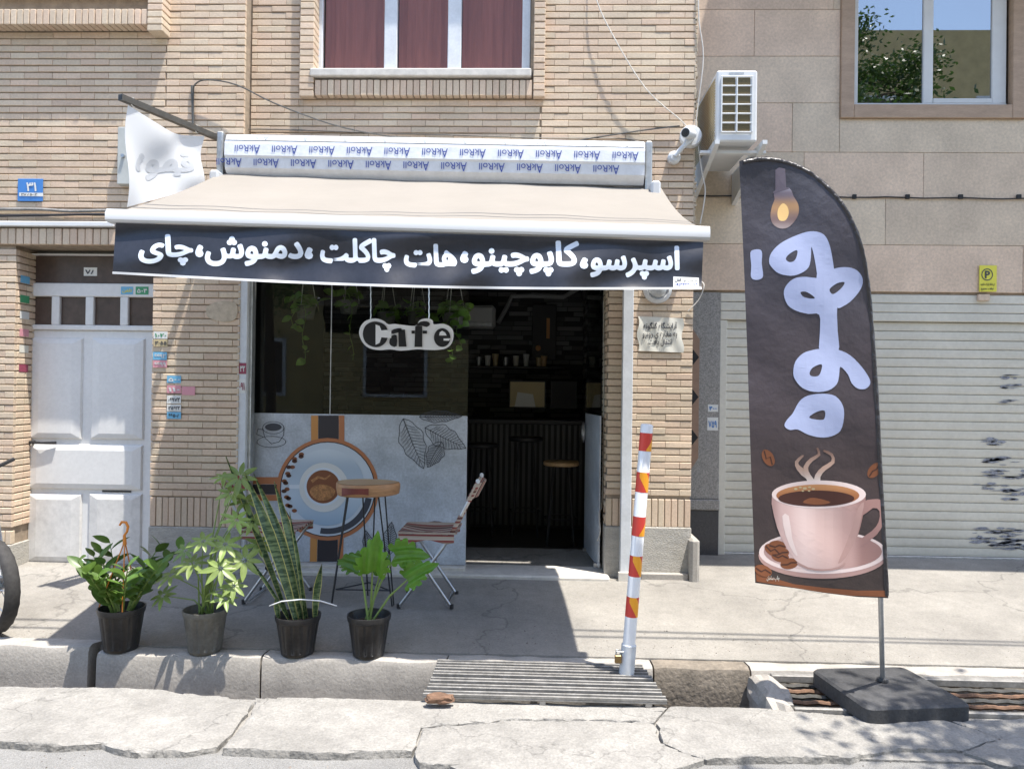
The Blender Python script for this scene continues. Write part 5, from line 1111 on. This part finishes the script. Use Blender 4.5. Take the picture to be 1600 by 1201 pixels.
def sketch_leaf(x0, y0, x1, y1, w_, d=.0015):
    a, b = Vector((x0,y0)), Vector((x1,y1)); dv_ = b-a; q = Vector((-dv_.y,dv_.x)).normalized()
    for s in (-1,1):
        ed = [a+dv_*t+q*s*w_*math.sin(math.pi*t**.8)*(1+.10*math.sin(t*22)) for t in [i/16 for i in range(17)]]
        pp('leaf_drawing', [ribbon(ed,1.0,1.0)], 'ink', d+.0005*(s > 0))
        for i in range(2,14):
            t = i/16; v0 = a+dv_*t; v1 = a+dv_*min(1,t+.10)+q*s*w_*math.sin(math.pi*min(1,t+.05)**.8)*.9
            pp('leaf_drawing', [ribbon([v0, v0.lerp(v1,.6)+dv_.normalized()*.6, v1], .9, .4)], 'ink', d)
            v2 = v0.lerp(v1,.35)+dv_*.03; pp('leaf_drawing', [ribbon([v2, v1+dv_*.02], .45, .4)], 'ink', d)
    pp('leaf_drawing', [ribbon([a, a.lerp(b,.5)+q*1.2, b], 1.3, .6)], 'ink', d+.001)
sketch_leaf(630,654,662,732,19,.002); sketch_leaf(664,668,728,700,17,.0035); sketch_leaf(690,690,668,730,13,.005); sketch_leaf(655,651,722,650,9,.0065)
sketch_leaf(580,870,571,828,9); sketch_leaf(606,868,612,815,11); sketch_leaf(636,872,648,840,8); sketch_leaf(412,872,400,838,8)
pp('cup_drawing', [ellipse(427,668,17,10,30), ellipse(427,668,16,9.2,30)], 'ink', .0015); pp('cup_drawing', [ellipse(427,667,13,6,24)], 'ink', .003); pp('cup_drawing', [ribbon([(410,669),(414,684),(424,693),(436,690),(443,680),(444,668)],1)], 'ink', .0015); pp('cup_drawing', [ellipse(424,690,23,9,30), ellipse(424,690,22,8.2,30)], 'ink', .002); pp('cup_drawing', [ribbon([(411,671),(403,670),(401,678),(412,683)],1.1)], 'ink', .0016)

# ================================================================== CAFE SIGN AND HANGING PLANTS
YS = YG-.035
cs = thing('cafe_sign', 'black and white Cafe sign hanging on chains inside the shop window', 'sign', tuple(P(634,548,YS)))
fs_ = on_plane(YS)
def prism_text(nm, s, box, m, d0, d1, bold, k=12):
    x0, y0, x1, y1 = box; vs, fs, asp, lv = text2d(s, bold, 4, k); mb_ = MB()
    for l in range(max(lv)+1):
        ids = [i for i, q in enumerate(lv) if q == l]; o0 = ids[0]; f2 = [tuple(i-o0 for i in f) for f in fs if lv[f[0]] == l]; n = len(ids); e = l*.0002
        top = [fs_(x0+vs[i][0]*(x1-x0), y1-vs[i][1]*(y1-y0), d1+e) for i in ids]; bot = [fs_(x0+vs[i][0]*(x1-x0), y1-vs[i][1]*(y1-y0), d0-e) for i in ids]; cnt = {}
        for f in f2:
            for i in range(len(f)): ed = (f[i], f[(i+1) % len(f)]); cnt.setdefault(tuple(sorted(ed)), []).append(ed)
        mb_.add(top+bot, f2+[tuple(i+n for i in reversed(f)) for f in f2]+[(e_[0][0], e_[0][1], e_[0][1]+n, e_[0][0]+n) for e_ in cnt.values() if len(e_) == 1])
    return obj(nm, mb_, m, cs)
S5 = lambda l: [(360+u/2.4025, 400+v/2.4025) for u, v in l]
def sign_piece(nm, loop, m, d0, d1, sm=3):
    lp = smooth_loop(S5(loop), sm) if sm else S5(loop); a = [fs_(x, y, d1) for x, y in lp]
    return obj(nm, MB().prism(a, fs_(lp[0][0], lp[0][1], d0)-a[0]), m, cs)
sign_piece('backing', [(483,290),(490,262),(510,242),(545,234),(575,243),(592,256),(620,255),(680,262),(700,258),(712,240),(735,234),(758,240),(764,256),(800,254),(828,268),(838,292),(832,325),(812,345),(780,352),(740,352),(700,350),(640,355),(600,350),(560,353),(520,345),(495,322)], mat('sign_white', (.90,.90,.90), .3), 0, .018)
for lp, sm in (([(497,292),(505,264),(525,249),(550,246),(576,256),(588,272),(592,292),(586,318),(570,335),(548,342),(524,336),(505,320)],3), ([(598,314),(606,299),(624,297),(624,338),(606,338),(597,328)],2), ([(630,278),(655,276),(661,340),(632,340)],0), ([(600,287),(614,274),(640,271),(641,281),(612,292)],2), ([(694,263),(720,263),(720,341),(691,341)],0), ([(697,262),(712,247),(738,245),(750,256),(737,266),(721,262)],2), ([(680,280),(692,280),(692,291),(680,291)],0), ([(722,280),(738,280),(738,291),(722,291)],0), (ellipse(795,306,31,35,28),1)):
    sign_piece('letter', lp, M['black'], .0185, .026, sm)
for lp in ([(545,257),(560,262),(567,279),(604,276),(604,308),(567,305),(560,326),(545,333)], [(783,298),(812,298),(806,287),(795,280),(786,286)], [(800,309),(827,309),(820,318),(800,317)]): sign_piece('letter_counter', lp, bpy.data.materials['sign_white'], .0265, .0275, 1)
for x in (579,670):
    pts = [P(x+.6*(i % 2),438+i*6.0,YS+.01) for i in range(12)]; obj('chain', MB().tube(pts, .004, 5), M['steel'], cs)
pl_ = leaf_mesh('leaf', .105, .078, M['pothos'], .15, .35)
def hanging(px, py, label, nl, vines, dep=.45, r=.085):
    c = P(px, py, YG+dep); root = thing('hanging_plant', label, 'plant', tuple(c), 'plants hanging in the cafe window')
    obj('pot', MB().lathe([(r*.75,-.11),(r*.95,-.005),(r,.0),(r*.92,0),(r*.9,-.02)], c, 24), M['greypot'], root, smooth=True)
    for a in (20,140,260): obj('cord', MB().tube([c+Vector((r*math.cos(R(a)), r*math.sin(R(a)), 0)), Vector((c.x,c.y,2.62))], .003, 5), M['sill'], root)
    def put(p, sc=1):
        a = rp.uniform(0,2*math.pi); d = Vector((math.cos(a), math.sin(a)-.5, rp.uniform(-.7,.5)))
        meshobj('leaf', pl_, p, root, orient(d, Vector((0,-.6,.8)), rp.uniform(-.6,.6)) @ Matrix.Scale(sc*rp.uniform(.7,1.15),4))
    for i in range(nl):
        a = rp.uniform(0,2*math.pi); q = rp.uniform(.02,.13); put(c+Vector((q*math.cos(a), q*math.sin(a), rp.uniform(-.05,.10))))
    for (dx, ln, n) in vines:
        p0 = c+Vector((dx*.5,-.08,0)); pts = [p0+Vector((dx*.5*t+.015*math.sin(t*9), -.02*t, -ln*t)) for t in [i/8 for i in range(9)]]
        obj('vine', MB().tube(pts, .003, 5), M['stem'], root)
        for j in range(n): t = (j+.5)/n; i0 = min(7,int(t*8)); put(pts[i0].lerp(pts[i0+1],t*8-i0), .8)
hanging(478, 478, 'trailing plant in the cafe window left of the Cafe sign', 34, [(.02,.48,8),(-.1,.2,3)], .16)
hanging(545, 470, 'leafy plant hanging close beside the Cafe sign chain', 26, [(.06,.5,6)], .22)
hanging(604, 488, 'spiky potted plant hanging behind the letter a of the sign', 26, [], .4)
hanging(650, 486, 'small potted plant hanging behind the letter f of the sign', 26, [], .4)
hanging(708, 490, 'bright green trailing plant hanging right of the Cafe sign', 60, [(.0,.42,9),(.07,.30,6),(-.06,.22,4)], .16, .1)

# ================================================================== INSIDE THE CAFE
zf = .02
bc = thing('bar_counter', 'dark bar counter with a ribbed front inside the cafe', 'counter', (.3,8.2,zf)); ybc = 8.1; zbc = Z(820,655,ybc)
bx0, bx1 = X(560,700,ybc), rx1-.02
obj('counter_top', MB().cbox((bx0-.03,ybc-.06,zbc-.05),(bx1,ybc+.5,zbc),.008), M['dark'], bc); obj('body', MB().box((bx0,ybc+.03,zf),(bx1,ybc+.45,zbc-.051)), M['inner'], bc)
rb_ = MB(); x = bx0
while x < bx1-.04: rb_.box((x,ybc,zf+.03),(x+.03,ybc+.029,zbc-.052)); x += .06
obj('ribbed_front', rb_, mat('ribs', (.055,.057,.06), .45), bc)
def stool(px, py, Y, m, label):
    s_ = P(px,py,Y); root = thing('bar_stool', label, 'stool', (s_.x,Y,zf)); obj('seat', MB().lathe([(.15,-.045),(.17,-.035),(.17,-.008),(.16,0)], s_, 28), m, root, smooth=True)
    for a in (45,135,225,315): obj('leg', MB().tube([s_+Vector((.10*math.cos(R(a)),.10*math.sin(R(a)),-.045)), Vector((s_.x+.18*math.cos(R(a)), Y+.18*math.sin(R(a)), zf+.006))], .011, 8), M['dark'], root)
    obj('foot_ring', MB().tube([Vector((s_.x+.155*math.cos(R(t)), Y+.155*math.sin(R(t)), zf+.25)) for t in range(0,361,20)], .007, 6, False), M['dark'], root)
stool(877,720,7.3,M['woodlight'],'bar stool with a pale round wooden seat inside the cafe'); stool(822,682,7.7,M['dark'],'black bar stool standing at the ribbed bar counter'); stool(752,692,7.7,M['dark'],'black bar stool close to the edge of the window panel')
ia = P(752,494,8.9); t_ = thing('indoor_air_conditioner', 'white indoor air conditioner high on the dark cafe wall', 'air conditioner', tuple(ia)); obj('body', MB().cbox(tuple(ia+Vector((-.42,.0,-.13))), tuple(ia+Vector((.16,.22,.13))), .03), mat('ac_white', (.45,.45,.44), .4), t_); obj('louvre', MB().cbox(tuple(ia+Vector((-.38,-.01,-.12))), tuple(ia+Vector((.13,.02,-.07))), .006), M['galv'], t_)
pi = [P(778,505,9.3), P(792,480,9.3), P(800,463,9.3), P(830,462,9.3), P(880,464,9.3), P(905,450,9.3)]; tag(obj('pipe', MB().tube(pi, .028, 8), mat('pipe_wrap', (.30,.30,.30), .6), smooth=True), 'pale wrapped pipe running along the back wall of the cafe', 'pipe')
def pic(x0, y0, x1, y1, Y, m, label):
    a, b = P(x0,y1,Y), P(x1,y0,Y); t_ = thing('framed_picture', label, 'picture', tuple(a)); obj('frame', MB().cbox((a.x-.015,Y,a.z-.015),(b.x+.015,Y+.03,b.z+.015),.004), M['black'], t_); obj('image', MB().box((a.x,Y-.003,a.z),(b.x,Y-.0005,b.z)), m, t_); return t_, a, b
t_, a, b = pic(797,597,851,635,8.45,M['yelpic'],'bright picture standing on the bar counter'); obj('picture_shape', MB().prism([(a.x+.05,8.445,a.z),(a.x+.28,8.445,a.z),(a.x+.25,8.445,a.z+.14),(a.x+.08,8.445,a.z+.16)], (0,.0015,0)), M['sticker'], t_)
pic(862,598,900,636,8.5,M['inner'],'dark glass display panel on the bar counter'); 
t_, a, b = pic(833,478,868,560,9.5,M['black'],'black hanging menu board with a gold motif on the back wall'); obj('gold_motif', MB().box((a.x+.16,9.494,a.z+.25),(a.x+.20,9.496,a.z+.5)), M['stripegold'], t_); obj('gold_motif', MB().lathe([(.035,0),(.03,.004)], (a.x+.06,9.495,a.z+.13), 16, (0,-1,0)), M['stripegold'], t_)
shf = tag(obj('wall_shelf', MB().cbox((X(735,570,9.4),9.3,Z(780,572,9.4)-.03),(X(880,570,9.4),ry1-.045,Z(780,572,9.4)),.004), M['dark']), 'dark wall shelf holding cups behind the bar', 'shelf')
for i, (x, cl) in enumerate(((748,'galv'),(762,'sticker'),(774,'tan'),(790,'galv'),(806,'paper'),(822,'sticker'),(842,'tan'),(850,'woodlight'))):
    p = P(x,572,9.4); p.z = Z(780,572,9.4)+.001; tag(obj('cup', MB().lathe([(.028,0),(.04,.11+.02*(i % 3)),(.036,.11+.02*(i % 3)),(.025,.01)], p, 14), M[cl], smooth=True), ('steel','white paper','tan','steel','cream','white paper','tan','pale wooden')[i] + (' cup at the end of the shelf nearest the indoor air conditioner',' cup between a steel and a tan cup on the dark shelf',' cup right after a white paper cup on the dark shelf',' cup between a tan and a cream cup on the dark shelf',' cup between a steel and a white cup on the dark shelf',' cup between a cream and a tan cup on the dark shelf',' cup next to the pale wooden cup on the dark shelf',' cup last in the row on the dark cafe shelf')[i], 'cup', 'cups on the cafe shelf')

# ================================================================== PARKED MOTORCYCLE (front wheel shows at the left edge)
wc = Vector((P(30,930,4.62).x-.175, 4.62, 0)); rw = .295; gz_ = zs(4.62)
wc.z = gz_+rw
mc = thing('motorcycle', 'parked motorcycle with a black tyre and chrome rim beside the left kerb', 'motorcycle', (wc.x-.6,4.75,gz_))
fwd = Vector((.86,-.51,0)); sd = Vector((.51,.86,0))
def wheel(c, f):
    ax_ = Vector((-f.y, f.x, 0)); n = 48; m = MB(); vs = []; pr = [(.235,.03),(.262,.045),(.285,.036),(.295,.018),(.295,-.018),(.285,-.036),(.262,-.045),(.235,-.03)]
    for i in range(n):
        t = 2*math.pi*i/n; rd = f*math.cos(t)+Vector((0,0,math.sin(t)))
        for r_, w_ in pr: vs.append(c+rd*(r_-(.006 if i % 2 and abs(w_) < .04 and r_ > .27 else 0))+ax_*w_)
    m.add(vs, [(i*8+k, i*8+(k+1)%8, ((i+1)%n)*8+(k+1)%8, ((i+1)%n)*8+k) for i in range(n) for k in range(8)]); ty = obj('tyre', m, M['tyre'], mc, smooth=True)
    ring = [c+(f*math.cos(R(t))+Vector((0,0,math.sin(R(t)))))*.232 for t in range(0,361,8)]; obj('rim', MB().tube(ring, .022, 8, False), M['steel'], mc, smooth=True)
    obj('hub', MB().lathe([(.05,-.05),(.06,-.03),(.06,.03),(.05,.05)], c, 20, ax_), M['steel'], mc)
    for i in range(18):
        t = R(20*i); rd = f*math.cos(t)+Vector((0,0,math.sin(t))); obj('spoke', MB().tube([c+ax_*(.03 if i % 2 else -.03)+rd*.05, c+rd*.225], .0025, 5), M['steel'], mc)
wheel(wc, fwd); rear = wc-Vector((1.22,-.22,0)); bd = Vector((.985,-.175,0)); wheel(rear, bd)
head = wc-fwd*.22+Vector((0,0,.62)); ax2 = Vector((-fwd.y,fwd.x,0))
for s in (-.075,.075): obj('fork', MB().tube([wc+ax2*s, head+ax2*s], [.02,.024], 8), M['steel'], mc)
obj('handlebar', MB().tube([head+ax2*-.32+Vector((-.12,0,.12)), head+ax2*-.1+Vector((0,0,.08)), head+ax2*.1+Vector((0,0,.08)), head+ax2*.32+Vector((-.12,0,.12))], .013, 8), M['dark'], mc)
obj('headlight', MB().lathe([(.03,-.08),(.08,-.03),(.085,.02),(.05,.03)], head+fwd*.09+Vector((0,0,-.02)), 20, fwd), M['steel'], mc, smooth=True)
def blob(nm, c, s, m, f):
    b2 = bmesh.new(); bmesh.ops.create_uvsphere(b2, u_segments=20, v_segments=12, radius=1); b2.verts.index_update(); sdv = Vector((-f.y,f.x,0)); mm = MB().add([c+f*v.co.x*s[0]+sdv*v.co.y*s[1]+Vector((0,0,v.co.z*s[2])) for v in b2.verts], [tuple(v.index for v in q.verts) for q in b2.faces]); b2.free(); obj(nm, mm, m, mc, smooth=True)
mid = wc.lerp(rear,.45); blob('fuel_tank', mid+Vector((.12,0,.48)), (.26,.12,.12), mat('tank_red', (.25,.02,.02), .2), bd); blob('seat', mid+Vector((-.35,.06,.48)), (.38,.13,.07), M['dark'], bd); blob('engine', mid+Vector((0,0,.08)), (.2,.13,.16), M['galv'], bd)
obj('body_frame', MB().tube([head, mid+Vector((.05,0,.35)), mid+Vector((-.3,.05,.36)), rear+Vector((0,0,.0))], .022, 8).tube([head, mid+Vector((.2,0,-.05)), mid+Vector((-.25,.04,-.08)), rear], .02, 8), M['dark'], mc)
obj('exhaust', MB().tube([mid+Vector((.2,-.12,0)), mid+Vector((.05,-.14,-.14)), mid+Vector((-.7,-.05,-.08))], [.02,.02,.04], 10), M['steel'], mc); obj('side_stand', MB().tube([mid+Vector((-.1,-.05,-.08)), Vector((mid.x-.15,mid.y-.25,gz_+.005))], .011, 6), M['dark'], mc)

# ================================================================== ACROSS THE STREET (seen in reflections, shades the road edge)
ob = thing('opposite_building', 'yellow brick building across the street behind the camera', 'building', (0,-10,-.16))
obj('wall', MB().box((-16,-11,-.16),(4.9,-10.2,8.5)), M['opp'], ob); obj('wall', MB().box((5,-10.6,-.16),(20,-9.6,12.4)), M['opp'], ob)
for i in range(4):
    for j in range(3):
        x = 6.2+i*3.4; z = 2.2+j*3.3; wn_ = obj('window', MB().cbox((x,-9.599,z),(x+1.5,-9.52,z+1.6),.01), M['frame'], ob); obj('pane', MB().box((x+.1,-9.519,z+.1),(x+1.4,-9.512,z+1.5)), M['brownglass'], wn_)
for i in range(4):
    for j in range(2): 
        x = -13.5+i*4.2; z = 1.2+j*3.4; wn_ = obj('window', MB().cbox((x,-10.199,z),(x+1.9,-10.12,z+1.7),.01), M['frame'], ob); obj('pane', MB().box((x+.1,-10.119,z+.1),(x+1.8,-10.112,z+1.6)), M['brownglass'], wn_)
obj('parapet', MB().cbox((-16.1,-11.1,8.501),(4.95,-10.1,8.8),.02), M['sill'], ob); struct(obj('far_sidewalk', MB().box((-30,-9.59,-.159),(30,-7.5,-.05)), M['concrete']))
def tree(x, y, z0, zc_, rx, ry, rz, n, label, seed):
    rt_ = random.Random(seed); root = thing('street_tree', label, 'tree', (x,y,z0), 'street trees behind the camera')
    obj('trunk', MB().tube([(x,y,z0),(x+.05,y,z0+1.2),(x-.05,y+.05,zc_-.4),(x,y,zc_+.5)], [.15,.12,.09,.04], 10), M['bark'], root, smooth=True)
    clumps = [Vector((x+rx*rt_.uniform(-.8,.8), y+ry*rt_.uniform(-.8,.8), zc_+rz*rt_.uniform(-.8,.8))) for _ in range(16)]
    for cl in clumps[:9]: obj('branch', MB().tube([(x,y,zc_-.5), Vector((x,y,zc_-.3)).lerp(cl,.5)+Vector((0,0,.1)), cl], [.05,.03,.012], 6), M['bark'], root)
    m = MB()
    for i in range(n):
        cl = clumps[i % 16]; p = cl+Vector((rt_.gauss(0,.28), rt_.gauss(0,.28), rt_.gauss(0,.22))); a = Vector((rt_.gauss(0,1),rt_.gauss(0,1),rt_.gauss(0,.6))).normalized()*.06; b = a.cross(Vector((rt_.gauss(0,1),rt_.gauss(0,1),rt_.gauss(0,1)))).normalized()*.028
        m.add([p-a,p+b,p+a,p-b], [(0,1,2,3)], rt_.random())
    o = obj('crown', m, M['tree'], root, fixn=False); o['kind'] = 'stuff'
tree(4.2,2.0,-.16,4.9,1.7,1.2,.9,5200,'street tree growing right of the camera by the road edge',5); tree(-6.5,-6.2,-.16,4.6,1.8,1.4,1.3,3500,'leafy street tree across the road on the left side',6); tree(7.4,-5.0,-.16,8.6,2.3,1.5,2.2,12000,'leafy street tree across the road on the right side',8)
# overhead lines along the street, their shadows fall on the awning and pavement
for i, (y, z) in enumerate(((4.02,4.85),(4.10,4.95))):
    tag(obj('overhead_cable', MB().tube([(x_, y+.05*math.sin(x_*.5+i), z-.12*math.cos(x_*.22)) for x_ in range(-14,15)], .012, 6), M['black'], smooth=True), 'black overhead cable strung along the street, ' + ('the lower of the two', 'the upper of the two')[i], 'cable', 'overhead street cables')

bpy.data.scenes.remove(TMP)
